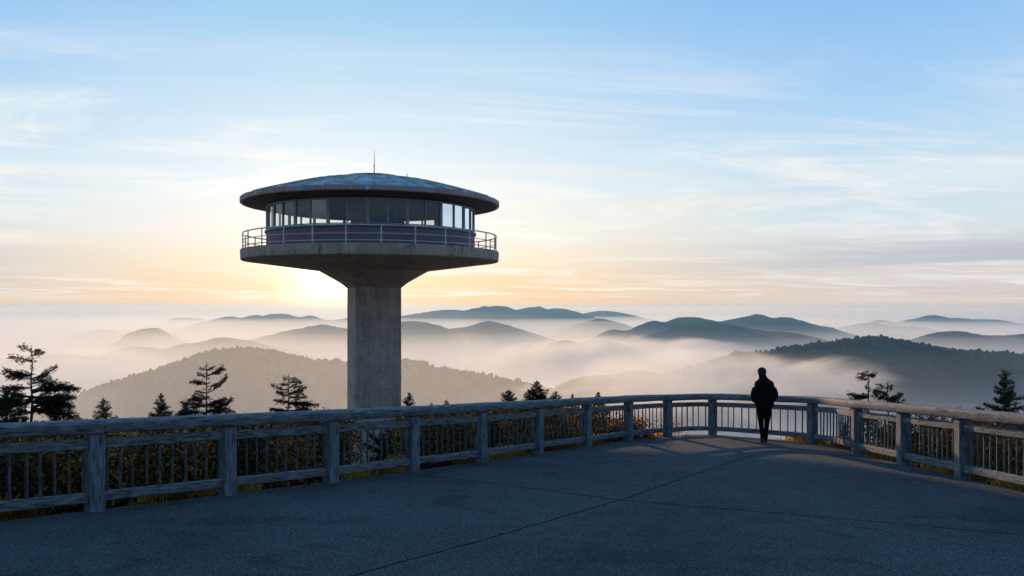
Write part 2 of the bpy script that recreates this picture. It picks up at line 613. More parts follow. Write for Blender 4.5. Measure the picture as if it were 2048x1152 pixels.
# ================================================================== SETTING: hills and mountains
def interp_smooth(xs, zs, xq):
    """monotone-ish cubic through the crest points"""
    xs = np.array(xs); zs = np.array(zs)
    m = np.gradient(zs, xs)
    i = np.clip(np.searchsorted(xs, xq) - 1, 0, len(xs) - 2)
    h = xs[i + 1] - xs[i]
    t = np.clip((xq - xs[i]) / h, 0, 1)
    return ((2 * t ** 3 - 3 * t ** 2 + 1) * zs[i] + (t ** 3 - 2 * t ** 2 + t) * h * m[i]
            + (-2 * t ** 3 + 3 * t ** 2) * zs[i + 1] + (t ** 3 - t ** 2) * h * m[i + 1])


BASE = -432.0
CREST = {}


def ridge(name, label, pts, Y, W, mat, seed, group, fall=None, rough=1.0):
    if Y >= 3900:
        Y, W = 3200 + (Y - 4000) * 0.5, W * 0.72
    xs = [(p[0] - CX) / F * Y for p in pts]
    zs = [(HY - p[1]) / F * Y for p in pts]
    span = xs[-1] - xs[0]
    ext = max(0.35 * span, 0.7 * W) if fall is None else fall
    # both ends sink into the valley
    x0, x1 = xs[0] - ext, xs[-1] + ext
    nx = int(min(420, max(90, (pts[-1][0] - pts[0][0]) / 2.2)))
    ny = 44
    xq = np.linspace(x0, x1, nx)
    zq = interp_smooth(xs, zs, np.clip(xq, xs[0], xs[-1]))
    sl0 = (zs[1] - zs[0]) / (xs[1] - xs[0]); sl1 = (zs[-1] - zs[-2]) / (xs[-1] - xs[-2])
    for k, x in enumerate(xq):
        if x < xs[0]:
            t = (xs[0] - x) / ext
            zq[k] = (zs[0] - max(sl0, 0) * (xs[0] - x) * (1 - t)) * (1 - sst(0, 1, t)) + BASE * sst(0, 1, t)
        elif x > xs[-1]:
            t = (x - xs[-1]) / ext
            zq[k] = (zs[-1] + min(sl1, 0) * (x - xs[-1]) * (1 - t)) * (1 - sst(0, 1, t)) + BASE * sst(0, 1, t)
    zq += np.array([span * 0.0042 * mnoise.noise(Vector((x / span * 34, seed, 2.0))) + span * 0.0022 * mnoise.noise(Vector((x / span * 90, seed, 6.0))) for x in xq])
    v = np.linspace(-1, 1, ny)
    v = np.sign(v) * np.abs(v) ** 1.25
    verts = []
    for k in range(nx):
        bend = 0.22 * W * mnoise.noise(Vector((xq[k] / W * 0.8, seed, 0.3)))
        for u in v:
            pr = 1 - abs(u) ** 1.35
            pr = pr * 0.75 + 0.25 * (0.5 + 0.5 * math.cos(math.pi * u))
            h = (zq[k] - BASE) * pr
            sp = mnoise.noise(Vector((xq[k] / W * 2.2 + 0.8 * u, u * 0.9, seed + 9.1)))
            sp2 = mnoise.noise(Vector((xq[k] / W * 6.5, u * 3.2, seed + 4.7)))
            h += (zq[k] - BASE) * rough * (0.36 * sp + 0.16 * sp2) * min(1, abs(u) * 2.2) * (1 - abs(u)) * 1.1
            verts.append((xq[k], Y + bend * 0 + u * W, BASE + max(h, -1)))
    faces = [(i * ny + j, (i + 1) * ny + j, (i + 1) * ny + j + 1, i * ny + j + 1) for i in range(nx - 1) for j in range(ny - 1)]
    me = bpy.data.meshes.new(name)
    me.from_pydata(verts, [], faces)
    o = link(name, me, mat, None, None, True)
    tag(o, label, 'hill' if name == 'hill' else 'mountain', group, 'structure')
    CREST[label] = np.array(verts).reshape(nx, ny, 3)
    return o


GF, GM, GN = 'mountains on the far skyline', 'middle distance ridges rising out of the fog', 'near forested hills'
NEAR_L = 'long brown forested hill filling the valley behind the tower column'
NEAR_R = 'dark forested hill on the right beyond the person'
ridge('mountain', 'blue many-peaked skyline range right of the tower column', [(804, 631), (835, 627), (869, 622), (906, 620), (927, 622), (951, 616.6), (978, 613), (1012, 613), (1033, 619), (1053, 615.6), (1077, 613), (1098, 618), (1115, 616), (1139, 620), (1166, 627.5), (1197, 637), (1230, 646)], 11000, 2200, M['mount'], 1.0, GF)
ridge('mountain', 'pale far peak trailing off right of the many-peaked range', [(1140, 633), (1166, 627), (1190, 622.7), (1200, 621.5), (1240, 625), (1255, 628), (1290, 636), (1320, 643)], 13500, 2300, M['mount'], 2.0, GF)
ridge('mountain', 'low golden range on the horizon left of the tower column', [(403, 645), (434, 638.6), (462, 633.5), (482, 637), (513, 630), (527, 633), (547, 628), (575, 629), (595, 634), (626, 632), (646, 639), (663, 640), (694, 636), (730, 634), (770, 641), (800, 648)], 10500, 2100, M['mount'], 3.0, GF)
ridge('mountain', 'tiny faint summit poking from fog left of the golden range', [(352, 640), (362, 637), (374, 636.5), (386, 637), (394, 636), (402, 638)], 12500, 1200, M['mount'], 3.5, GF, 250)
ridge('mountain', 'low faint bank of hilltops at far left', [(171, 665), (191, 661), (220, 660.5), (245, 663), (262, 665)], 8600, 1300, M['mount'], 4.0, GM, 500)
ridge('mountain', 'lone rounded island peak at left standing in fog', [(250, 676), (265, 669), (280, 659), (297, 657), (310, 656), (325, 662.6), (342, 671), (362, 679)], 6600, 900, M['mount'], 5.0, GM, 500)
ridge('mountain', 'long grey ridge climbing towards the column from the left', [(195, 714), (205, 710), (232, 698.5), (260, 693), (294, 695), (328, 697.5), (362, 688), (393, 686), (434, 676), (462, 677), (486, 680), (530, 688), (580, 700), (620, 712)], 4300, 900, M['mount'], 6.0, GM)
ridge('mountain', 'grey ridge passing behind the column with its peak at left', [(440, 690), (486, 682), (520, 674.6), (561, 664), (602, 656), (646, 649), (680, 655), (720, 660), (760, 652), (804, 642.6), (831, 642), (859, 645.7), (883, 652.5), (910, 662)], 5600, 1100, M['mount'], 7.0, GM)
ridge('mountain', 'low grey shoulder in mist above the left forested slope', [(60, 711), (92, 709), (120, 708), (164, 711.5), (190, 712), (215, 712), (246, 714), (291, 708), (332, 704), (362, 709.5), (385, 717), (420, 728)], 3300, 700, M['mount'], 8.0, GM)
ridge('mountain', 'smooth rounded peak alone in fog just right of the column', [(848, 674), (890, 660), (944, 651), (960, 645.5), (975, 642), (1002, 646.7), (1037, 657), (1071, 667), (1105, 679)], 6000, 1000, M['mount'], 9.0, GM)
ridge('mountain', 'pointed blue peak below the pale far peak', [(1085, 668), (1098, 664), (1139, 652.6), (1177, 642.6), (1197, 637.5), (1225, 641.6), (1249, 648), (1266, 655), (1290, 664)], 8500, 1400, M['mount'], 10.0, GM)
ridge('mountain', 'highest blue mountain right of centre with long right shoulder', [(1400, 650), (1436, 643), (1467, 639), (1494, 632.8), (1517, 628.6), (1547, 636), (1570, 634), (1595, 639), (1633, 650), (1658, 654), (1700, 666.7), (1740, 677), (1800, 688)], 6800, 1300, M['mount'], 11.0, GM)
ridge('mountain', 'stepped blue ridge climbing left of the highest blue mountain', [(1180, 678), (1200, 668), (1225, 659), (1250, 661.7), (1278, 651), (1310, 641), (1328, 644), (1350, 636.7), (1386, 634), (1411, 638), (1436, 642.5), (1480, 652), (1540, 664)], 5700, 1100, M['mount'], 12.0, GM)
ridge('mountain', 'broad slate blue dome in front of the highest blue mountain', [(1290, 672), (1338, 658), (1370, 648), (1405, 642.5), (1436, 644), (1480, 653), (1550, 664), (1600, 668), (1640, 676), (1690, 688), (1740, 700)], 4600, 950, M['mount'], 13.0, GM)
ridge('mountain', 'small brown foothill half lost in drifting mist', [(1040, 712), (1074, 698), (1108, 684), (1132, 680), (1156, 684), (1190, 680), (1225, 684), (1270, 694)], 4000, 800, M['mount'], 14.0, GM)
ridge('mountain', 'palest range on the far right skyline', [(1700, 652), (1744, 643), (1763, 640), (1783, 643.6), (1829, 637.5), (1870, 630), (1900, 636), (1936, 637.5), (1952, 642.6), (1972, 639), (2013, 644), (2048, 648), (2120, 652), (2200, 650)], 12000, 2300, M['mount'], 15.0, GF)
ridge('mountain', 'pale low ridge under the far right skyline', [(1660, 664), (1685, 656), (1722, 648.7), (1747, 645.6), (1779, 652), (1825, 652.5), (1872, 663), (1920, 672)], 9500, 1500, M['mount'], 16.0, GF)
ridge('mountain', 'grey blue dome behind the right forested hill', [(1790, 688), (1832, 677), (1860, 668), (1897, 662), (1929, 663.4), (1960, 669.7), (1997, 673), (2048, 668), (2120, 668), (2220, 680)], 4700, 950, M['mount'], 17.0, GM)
ridge('hill', NEAR_L, [(60, 830), (147, 796), (191, 777), (222, 767), (270, 753), (318, 738), (369, 722), (404, 710.5), (445, 702), (475, 699.5), (513, 700), (547, 704), (581, 711), (616, 718), (650, 722), (694, 725), (750, 722), (804, 722), (842, 727), (876, 736), (944, 748), (999, 758), (1040, 767), (1088, 777), (1139, 789), (1173, 796), (1240, 812)], 1650, 480, M['hill'], 18.0, GN, 300, 0.7)
ridge('hill', NEAR_R, [(1240, 778), (1300, 760), (1355, 743), (1378, 737), (1400, 732), (1430, 721), (1450, 714), (1500, 708), (1560, 700), (1607, 692), (1654, 686), (1691, 682), (1722, 679), (1747, 678), (1779, 681), (1810, 686), (1847, 693), (1872, 697), (1910, 701), (1960, 704), (1997, 706), (2048, 711), (2150, 724), (2300, 745)], 2000, 560, M['hill'], 19.0, GN, 400, 0.7)
ridge('hill', 'faint brown knoll below the mist left of the person', [(1120, 768), (1156, 755), (1211, 750), (1269, 742), (1310, 745), (1350, 758), (1400, 780)], 1750, 330, M['hill'], 20.0, GN, 160, 0.7)


def forest(hill, label, n_crest, n_face, hmin, hmax, seed):
    g = np.random.default_rng(seed)
    V = CREST[hill]
    nx, ny, _ = V.shape
    n = n_crest + n_face
    fi = g.uniform(0, nx - 1.001, n)
    mid = (ny - 1) / 2
    fj = np.concatenate([mid + g.normal(0, 0.9, n_crest), g.uniform(1, mid, n_face)])
    fj = np.clip(fj, 0, ny - 1.001)
    i, j = fi.astype(int), fj.astype(int)
    a, b = (fi - i)[:, None], (fj - j)[:, None]
    P = (V[i, j] * (1 - a) + V[i + 1, j] * a) * (1 - b) + (V[i, j + 1] * (1 - a) + V[i + 1, j + 1] * a) * b
    H = np.clip((hmin + hmax) * .46 * np.exp(g.normal(0, .34, n)), hmin * .6, hmax * 1.55)
    conif = g.random(n) < 0.45
    seg = 6
    ang = g.uniform(0, 6, n)[:, None] + np.arange(seg)[None] * 2 * np.pi / seg
    c, s_ = np.cos(ang), np.sin(ang)
    w = H * np.where(conif, 0.20, 0.38)
    lv = np.where(conif[:, None], [[0.0, 0.9, 0.3, 0.8, 0.7, 0.38, 1.0, 0.0]], [[0.0, 0.5, 0.45, 1.0, 0.8, 0.7, 1.0, 0.0]])
    rings = []
    for q in range(4):
        r = (w * lv[:, 2 * q + 1])[:, None] * g.uniform(0.75, 1.25, (n, seg))
        rings.append(np.stack([P[:, 0, None] + c * r, P[:, 1, None] + s_ * r, np.repeat((P[:, 2] - 1.0 + lv[:, 2 * q] * H)[:, None], seg, 1)], -1))
    tris = []
    for A, B in zip(rings[:-1], rings[1:]):
        A2, B2 = np.roll(A, -1, 1), np.roll(B, -1, 1)
        tris.append(np.stack([A, A2, B2, A, B2, B], 2))
    tris = np.stack(tris, 1).reshape(-1, 3)
    pt = np.array([mnoise.noise(Vector((p[0] * .012, p[1] * .012, seed))) for p in P])
    tone = np.repeat(np.clip(.45 + .6 * pt + g.normal(0, .22, n), 0, 1), 3 * seg * 6)
    me = np_mesh('forest', tris, len(tris) // 3, 3)
    at_ = me.attributes.new('tone', 'FLOAT', 'POINT')
    at_.data.foreach_set('value', tone.astype(np.float32))
    tag(link('forest', me, M['forest']), label, 'forest', None, 'stuff')


forest(NEAR_L, 'far tree cover along the brown hill behind the column', 3400, 17000, 3.2, 6.8, 3)
forest(NEAR_R, 'far tree cover along the dark hill on the right', 3600, 19000, 3.6, 7.6, 4)


# ================================================================== RAILING
def rail_at(s):
    """point on the smooth rail line by fractional post index"""
    i = min(max(s * 8, 0), len(RAILPATH) - 1.0001)
    k = int(i)
    p = RAILPATH[k].lerp(RAILPATH[k + 1], i - k)
    return Vector((p.x, p.y, deck_z(p.y)))


root = empty('wooden_railing', rail_at(8))
tag(root, 'weathered blue grey timber railing curving round the deck edge', 'railing')
L0 = Vector(root.location)


def along(s0, s1, n, dz):
    return [rail_at(s0 + (s1 - s0) * k / n) + Vector((0, 0, dz)) - L0 for k in range(n + 1)]


NP = len(POSTS)
BAL = []
TOPSEC = [(a * .95, b * .92) for a, b in [(0.150, 0.012), (0.152, 0.045), (0.135, 0.072), (0.10, 0.083), (0.0, 0.088), (-0.10, 0.083), (-0.135, 0.072), (-0.152, 0.045), (-0.150, 0.012), (-0.146, -0.055), (-0.125, -0.080), (-0.06, -0.085), (0.06, -0.085), (0.125, -0.080), (0.146, -0.055)]]
joints = [0, 2.03, 5.02, 8.0, 10.98, 14.0, 18.0]
for a, b in zip(joints[:-1], joints[1:]):
    bm = bmesh.new()
    n = max(10, int((b - a) * 10))
    pts = along(a + 0.0015, b - 0.0015, n, 1.015)
    for q in pts: q.z += 0.012 * mnoise.noise(Vector((q.x * 0.6, q.y * 0.6, 5)))
    sweep(bm, pts, TOPSEC, wob=0.10, seed=a)
    tr_ = obj('top_rail', bm, M['wood'], root, None, True)
    tr_.data.set_sharp_from_angle(angle=R(50))
for i in range(NP):
    p = rail_at(i) - L0
    t = (rail_at(min(i + 0.12, NP - 1)) - rail_at(max(i - 0.12, 0)))
    bm = bmesh.new()
    sec = section(0.185, 0.185, 0.018, 2)
    sweep(bm, [p + Vector((0, 0, z)) for z in (-0.6, -0.02, 0.2, 0.5, 0.75, 0.93)], sec, up=Vector((t.x, t.y, 0)).normalized(), wob=0.05, seed=i * 3.1)
    obj('post', bm, M['wood'], root)
for i in range(NP - 1):
    s0, s1 = i + 0.052, i + 1 - 0.052
    if i == 11: s0, s1 = i + 0.03, i + 1 - 0.035
    for z, h, nm in ((0.812, 0.115, 'middle_rail'), (0.172, 0.118, 'bottom_rail')):
        bm = bmesh.new()
        sweep(bm, along(s0, s1, 8, z), section(0.085, h, 0.016, 2), wob=0.07, seed=i + z)
        obj(nm, bm, M['wood'], root)
    d = (rail_at(i + 1) - rail_at(i)).length
    nb = max(5, round(d / 0.168))
    if i == 10: nb = 7
    if i == 11: nb = 14
    for k in range(nb):
        s = i + (k + 0.75 + random.uniform(-.12, .12)) / (nb + 0.5)
        w = random.uniform(0.024, 0.032)
        BAL.append((rail_at(s) + Vector((random.uniform(-.006, .006), 0, 0)), w, random.uniform(-0.012, 0.012)))


def baluster(bm, p, w, lean):
    q = p - L0
    sweep(bm, [q + Vector((lean * (0.5 - z), 0, z)) for z in (0.226, 0.48, 0.760)], section(w, w, 0.006, 1), up=Vector((0, 1, 0)), wob=0.12, seed=q.x * 5)


vis = [(-(1 / p.y), p, w, l) for p, w, l in BAL if -0.63 < p.x / p.y < 0.63]
vis.sort(key=lambda t: t[0])
for _, p, w, l in vis[:100]:
    bm = bmesh.new()
    baluster(bm, p, w, l)
    obj('baluster', bm, M['baluster'], root)
bm = bmesh.new()
for _, p, w, l in vis[100:]: baluster(bm, p, w, l)
for p, w, l in BAL:
    if not -0.63 < p.x / p.y < 0.63: baluster(bm, p, w, l)
tag(obj('baluster_row', bm, M['baluster'], root), kind='stuff')

# ================================================================== TOWER (numbers below are for a 44 m distance, S carries them to the real one)
S = 1.33
TX, TY = (745 - CX) / F * 44 * S, 44 * S
tower = empty('observation_tower', (TX, TY, -11.2))
tag(tower, 'round concrete lookout tower with saucer roof and windowed cab on one column', 'tower')
TZ = 11.2


def tpart(name, bm, mat, parent=None, smooth_shade=False):
    bmesh.ops.scale(bm, vec=(S * .977, S * .977, S), verts=bm.verts[:])
    bmesh.ops.translate(bm, vec=(0, 0, TZ), verts=bm.verts[:])
    o = obj(name, bm, mat, parent or tower, None, False)
    if smooth_shade:
        for p in o.data.polygons: p.use_smooth = True
        mod = None
        o.data.set_sharp_from_angle(angle=R(28))
    return o


A, TH = 2.46, R(21)
coff = 3 / F * 44


def sq_ring(half, n, rot, off):
    """square sampled by angle"""
    pts = []
    for k in range(n):
        a = 2 * math.pi * k / n
        c, s = math.cos(a), math.sin(a)
        r = half / max(abs(c), abs(s))
        r = min(r, half * 1.36)
        x, y = r * c, r * s
        pts.append((x * math.cos(rot) - y * math.sin(rot) + off, x * math.sin(rot) + y * math.cos(rot)))
    return pts


bm = bmesh.new()
NS = 64
levels = [-10.2] + [-9 + 0.8 * k for k in range(13)] + [0.965]
rings = [[bm.verts.new((x, y, z)) for x, y in sq_ring(A / 2, NS, TH, coff)] for z in levels]
for a, b in zip(rings[:-1], rings[1:]):
    for k in range(NS): bm.faces.new((a[k], a[(k + 1) % NS], b[(k + 1) % NS], b[k]))
col = tpart('column', bm, M['concrete'], None, True)
bm = bmesh.new()
sq = sq_ring(A / 2 + 0.02, NS, TH, coff)
rings = []
for t in (0.0, 0.25, 0.5, 0.75, 1.0):
    rg = []
    for k in range(NS):
        a = 2 * math.pi * k / NS + TH
        cx_, cy_ = 2.87 * math.cos(a) + coff * 0.9, 2.87 * math.sin(a)
        rg.append(bm.verts.new((sq[k][0] * (1 - t) + cx_ * t, sq[k][1] * (1 - t) + cy_ * t, 0.94 + (1.80 - 0.94) * t)))
    rings.append(rg)
for a, b in zip(rings[:-1], rings[1:]):
    for k in range(NS): bm.faces.new((a[k], a[(k + 1) % NS], b[(k + 1) % NS], b[k]))
tpart('column_flare', bm, M['slab'], None, True)

bm = bmesh.new()
lathe(bm, [(0, 2.805), (6.58, 2.805), (6.68, 2.79), (6.70, 2.74), (6.68, 2.32), (6.63, 2.275), (6.50, 2.262), (2.80, 1.795), (0, 1.795)], 112)
tpart('platform', bm, M['slab'], None, True)
bm = bmesh.new()
lathe(bm, [(5.30, 2.815), (5.42, 2.815), (5.42, 3.64), (5.30, 3.64)], 72, True)
wall = tpart('cab_wall', bm, M['siding'], None, True)
bm = bmesh.new()
lathe(bm, [(5.26, 3.643), (5.46, 3.643), (5.50, 3.66), (5.50, 3.75), (5.26, 3.765)], 72, True)
tpart('window_sill', bm, M['ledge'], wall, True)
# windows: eighteen double bays
WZ0, WZ1 = 3.768, 4.96
for i in range(18):
    c = R(3.1 - 180 + i * 20)

    def wp(a, r, z): return Vector((r * math.sin(a), r * math.cos(a), z))
    bm = bmesh.new()
    a0, a1 = c - R(10), c + R(10)
    for a, w in ((a0, 0.15), (c, 0.06)):
        box(bm, wp(a, 5.38, (WZ0 + WZ1) / 2), (w, 0.10, WZ1 - WZ0 - 0.004), -a)
    for z, h in ((WZ1 - 0.035, 0.06), (WZ0 + 0.022, 0.04)):
        for aa, ab in ((a0 + R(.85), c - R(.34)), (c + R(.34), a1 - R(.85))):
            m_ = (aa + ab) / 2
            box(bm, wp(m_, 5.375, z), (5.375 * (ab - aa) * 0.997, 0.06, h), -m_)
    win = tpart('window', bm, M['frame'])
    bm = bmesh.new()
    for aa, ab in ((a0 + R(.6), c - R(.2)), (c + R(.2), a1 - R(.6))):
        q = [bm.verts.new(wp(a, 5.37, z)) for a, z in ((aa, WZ0 + 0.03), (ab, WZ0 + 0.03), (ab, WZ1 - 0.05), (aa, WZ1 - 0.05))]
        bm.faces.new(q)
    tpart('glass_pane', bm, M['glass'], win)
bm = bmesh.new()
lathe(bm, [(5.28, WZ1 + 0.002), (5.44, WZ1 + 0.002), (5.44, 5.025), (5.28, 5.025)], 72, True)
tpart('window_head', bm, M['dark'], None, True)
bm = bmesh.new()
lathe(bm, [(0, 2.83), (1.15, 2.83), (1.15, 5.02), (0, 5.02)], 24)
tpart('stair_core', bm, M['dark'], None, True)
bm = bmesh.new()
for a, r, w, h in ((150, 3.6, 0.5, 1.25), (20, 3.7, 1.0, 0.95)):
    a = R(a)
    box(bm, Vector((r * math.sin(a), r * math.cos(a), 2.83 + h / 2)), (w, 0.35, h), -a)
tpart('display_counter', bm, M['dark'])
# roof
bm = bmesh.new()
prof = [(0, 6.72), (0.8, 6.715), (1.45, 6.68), (1.50, 6.66), (1.50, 6.57), (2.3, 6.43), (3.4, 6.25), (4.4, 6.00), (5.3, 5.76), (6.0, 5.56), (6.40, 5.435), (6.60, 5.375)]
lathe(bm, prof, 108)
# standing seams
for k in range(36):
    a = 2 * math.pi * k / 36
    for (r0, z0), (r1, z1) in zip(prof[4:-1], prof[5:]):
        s_, c_ = math.sin(a), math.cos(a)
        tx, ty = c_ * 0.014, -s_ * 0.014
        lo0, lo1 = Vector((r0 * s_, r0 * c_, z0)), Vector((r1 * s_, r1 * c_, z1))
        v = [bm.verts.new(lo0 + Vector((tx, ty, -0.01))), bm.verts.new(lo1 + Vector((tx, ty, -0.01))), bm.verts.new(lo1 + Vector((0, 0, 0.065))), bm.verts.new(lo0 + Vector((0, 0, 0.065))), bm.verts.new(lo1 + Vector((-tx, -ty, -0.01))), bm.verts.new(lo0 + Vector((-tx, -ty, -0.01)))]
        bm.faces.new((v[0], v[1], v[2], v[3]))
        bm.faces.new((v[3], v[2], v[4], v[5]))
roof = tpart('roof', bm, M['roof'], None, True)
bm = bmesh.new()
lathe(bm, [(6.56, 5.385), (6.69, 5.374), (6.715, 5.355), (6.715, 5.165), (6.69, 5.135), (6.60, 5.12), (6.56, 5.13)], 112, True)
tpart('fascia', bm, M['fascia'], roof, True)
bm = bmesh.new()
lathe(bm, [(0, 5.028), (5.50, 5.03), (6.558, 5.11), (6.558, 5.15), (0, 5.15)], 96)
tpart('soffit', bm, M['ceiling'], roof, True)
bm = bmesh.new()
tube(bm, [(0, 0, 6.69), (0, 0, 7.25), (0, 0, 8.08)], [0.030, 0.022, 0.008], 8)
tube(bm, [(0, 0, 7.23), (0, 0, 7.29)], 0.035, 8)
tube(bm, [(0, 0, 6.69), (0, 0, 6.78)], 0.06, 8)
an = tpart('antenna', bm, M['antenna'])
an.location.x += 0.09 * S
for k, (px, hh) in enumerate(((690, .16), (708, .13), (717, .10), (757, .12), (788, .10), (813, .22))):
    x = (px - 740) / F * 43
    bm = bmesh.new()
    y = -math.sqrt(max(0, 1.40 ** 2 - x * x)) * (0.5 if k % 2 else -0.3)
    r = math.hypot(x, y)
    z0 = 6.66 if r < 1.42 else 6.60
    tube(bm, [(x, y, z0 - 0.02), (x, y, z0 + hh)], 0.012, 5)
    tube(bm, [(x - .05, y, z0 + hh * .9), (x + .05, y, z0 + hh)], 0.014, 5)
    tpart('lightning_rod', bm, M['antenna'], roof)
# gallery railing
RR = 6.56
bm = bmesh.new()
for z, r in ((3.60, 0.034), (3.24, 0.020), (2.93, 0.026)):
    rings = []
    n, sg = 104, 6
    for k in range(n):
        a = 2 * math.pi * k / n
        rings.append([bm.verts.new(((RR + r * math.cos(b)) * math.sin(a), (RR + r * math.cos(b)) * math.cos(a), z + r * math.sin(b))) for b in [2 * math.pi * q / sg for q in range(sg)]])
    for k in range(n):
        for q in range(sg):
            bm.faces.new((rings[k][q], rings[k][(q + 1) % sg], rings[(k + 1) % n][(q + 1) % sg], rings[(k + 1) % n][q]))
grail = tpart('gallery_railing', bm, M['rail'], None, True)
for k in range(26):
    a = 2 * math.pi * (k + 0.08) / 26
    bm = bmesh.new()
    tube(bm, [(RR * math.sin(a), RR * math.cos(a), 2.60), (RR * math.sin(a), RR * math.cos(a), 3.60)], 0.032, 6)
    tpart('railing_post', bm, M['rail'], grail)

# ================================================================== TREES
def crown_mesh(quads, tones):
    q = np.array(quads, dtype=np.float32).reshape(-1, 3)
    me = np_mesh('crown', q, len(q) // 3, 3)
    a = me.attributes.new('tone', 'FLOAT', 'POINT')
    a.data.foreach_set('value', np.repeat(np.array(tones, dtype=np.float32), 3))
    return me


class Crown:
    def __init__(self, seed):
        self.g = random.Random(seed)
        self.q, self.t = [], []
        self.bm = None

    def blade(self, p, d, ln, w, tone):
        g = self.g
        side = d.cross(Vector((g.uniform(-1, 1), g.uniform(-1, 1), g.uniform(-1, 1)))).normalized() * w
        a, b, c = p - side, p + side, p + d * ln
        self.q += [tuple(a), tuple(b), tuple(c)]
        self.t.append(tone)

    def tuft(self, p, d, size, n):
        g = self.g
        for _ in range(n):
            dd = (d * 0.8 + Vector((g.gauss(0, .55), g.gauss(0, .55), g.gauss(0, .35)))).normalized()
            self.blade(p + Vector((g.gauss(0, .25), g.gauss(0, .25), g.gauss(0, .18))) * size, dd, size * g.uniform(.5, 1.0), size * g.uniform(.09, .17), g.random() ** 1.6)

    def branch(self, p0, az, ln, rise, r, dens, size, bare=0.25, curl=0.25):
        """a limb with side twigs carrying flat sprays of needles"""
        g = self.g
        d = Vector((math.sin(az), math.cos(az), rise)).normalized()
        n = max(4, int(ln / (size * 0.55)))
        pts, p = [Vector(p0)], Vector(p0)
        dd = d.copy()
        for k in range(n):
            dd = (dd + Vector((g.gauss(0, .07), g.gauss(0, .07), g.gauss(0, .05) + curl / n * 0.6))).normalized()
            p = p + dd * ln / n
            pts.append(p.copy())
        tube(self.bm, pts, [r * (1 - 0.85 * k / n) for k in range(n + 1)], 4)
        for k in range(1, n + 1):
            f = k / n
            if f < bare: continue
            prof = math.sin(math.pi * min(1, (f - bare) / (1 - bare) * 0.72 + 0.2)) * 0.55 + 0.15
            tw = ln * 0.42 * prof
            for s in (-1, 1):
                if g.random() > dens: continue
                sd = (dd * 0.65 + Vector((math.cos(az) * s, -math.sin(az) * s, g.uniform(-.1, .25)))).normalized()
                m = max(1, int(tw / (size * 0.6)))
                for q in range(m):
                    self.tuft(pts[k] + sd * tw * (q + .3) / m + Vector((0, 0, g.gauss(0, .5) * size)), (sd + dd * .4).normalized(), size, int(5 + 4 * dens))
            if g.random() < dens:
                self.tuft(pts[k] + Vector((0, 0, size * .15)), (dd + Vector((0, 0, .5))).normalized(), size, 5)
        self.tuft(pts[-1], dd, size, 8)


def spruce(label, px, py, Y, half, seed, dens=0.8, style='full', limbs=(), group='spruces below the railing', lean=0.0, topbare=0.0):
    """spruce with its tip at a pixel of the photograph, half = half width of its skirt in metres"""
    if style == 'full': half *= 2.05
    tip = at(px, py, Y)
    gz = float(ground_z(tip.x, tip.y))
    h = tip.z - gz
    root = empty('spruce_tree', (tip.x, tip.y, gz))
    tag(root, label, 'tree', group)
    c = Crown(seed)
    g = c.g
    bm = c.bm = bmesh.new()
    n = 9
    pts = [Vector((lean * (1 - k / n) + g.gauss(0, .012) * h * .3, g.gauss(0, .01) * h * .3, h * k / n - (0.3 if k == 0 else 0))) for k in range(n + 1)]
    pts[-1] = Vector((0, 0, h))
    r0 = 0.012 * h + 0.03
    tube(bm, pts, [r0 * (1 - 0.93 * (k / n) ** 0.9) for k in range(n + 1)], 7)

    def tp(z):
        i = min(max(z / h * n, 0), n - 1e-4)
        k = int(i)
        return pts[k].lerp(pts[k + 1], i - k)
    size = 0.055 + 0.018 * min(half, 1.3)
    z = h * 0.22 if style == 'full' else h * 0.10
    while z < h * 0.985:
        f = z / h
        ln = half * (1 - f) ** (1.0 if style == 'full' else 0.85) * 1.04 + 0.03
        k = g.choice((4, 4, 5, 5)) if style == 'full' else g.choice((2, 2, 3))
        a0 = g.uniform(0, 6.28)
        for q in range(k):
            l2 = ln * g.uniform(.5, 1.18)
            if style == 'sparse': l2 *= g.choice((0.25, 0.35, 0.5, 0.6))
            c.branch(tp(z + g.uniform(-.03, .03) * h * .3), a0 + q * 6.283 / k + g.uniform(-.3, .3), l2, g.uniform(-.22, .12) + 0.45 * f ** 2, 0.008 + 0.011 * l2, dens * .9 if style == 'full' else dens * .5, size * min(1, .5 + 1.7 * (1 - f)), 0.15 if style == 'full' else .3, .3)
        z += max(0.07, (0.078 if style == 'full' else 0.09) * h * (1.15 - f) * g.uniform(.7, 1.25))
    # limbs named by where the photograph shows their tips
    for (lx, ly, rise, w, curl) in limbs:
        end = at(lx, ly, Y)
        dx = end.x - tip.x
        zr = end.z - gz - rise * abs(dx)
        zr = min(max(zr, 0.05 * h), 0.97 * h)
        for q in range(max(1, round(w * .8))):
            az = (math.pi / 2 if dx > 0 else -math.pi / 2) + g.uniform(-.5, .5) * (0 if q == 0 else 1)
            c.branch(tp(zr + g.uniform(-.05, .05) * (q > 0)), az, abs(dx) * (1 if q == 0 else g.uniform(.45, .95)), rise + g.uniform(-.28, .22) if q else rise, 0.012 + 0.012 * abs(dx), 0.66, size, .3, curl)
    # leader
    for q in range(10):
        c.tuft(Vector((0, 0, h * (1 - .012 * q))), Vector((0, 0, 1)), size * .7, 4)
    obj('trunk', bm, M['bark'], root)
    me = crown_mesh(c.q, c.t)
    cr = link('crown', me, M['needle'], root)
    return root


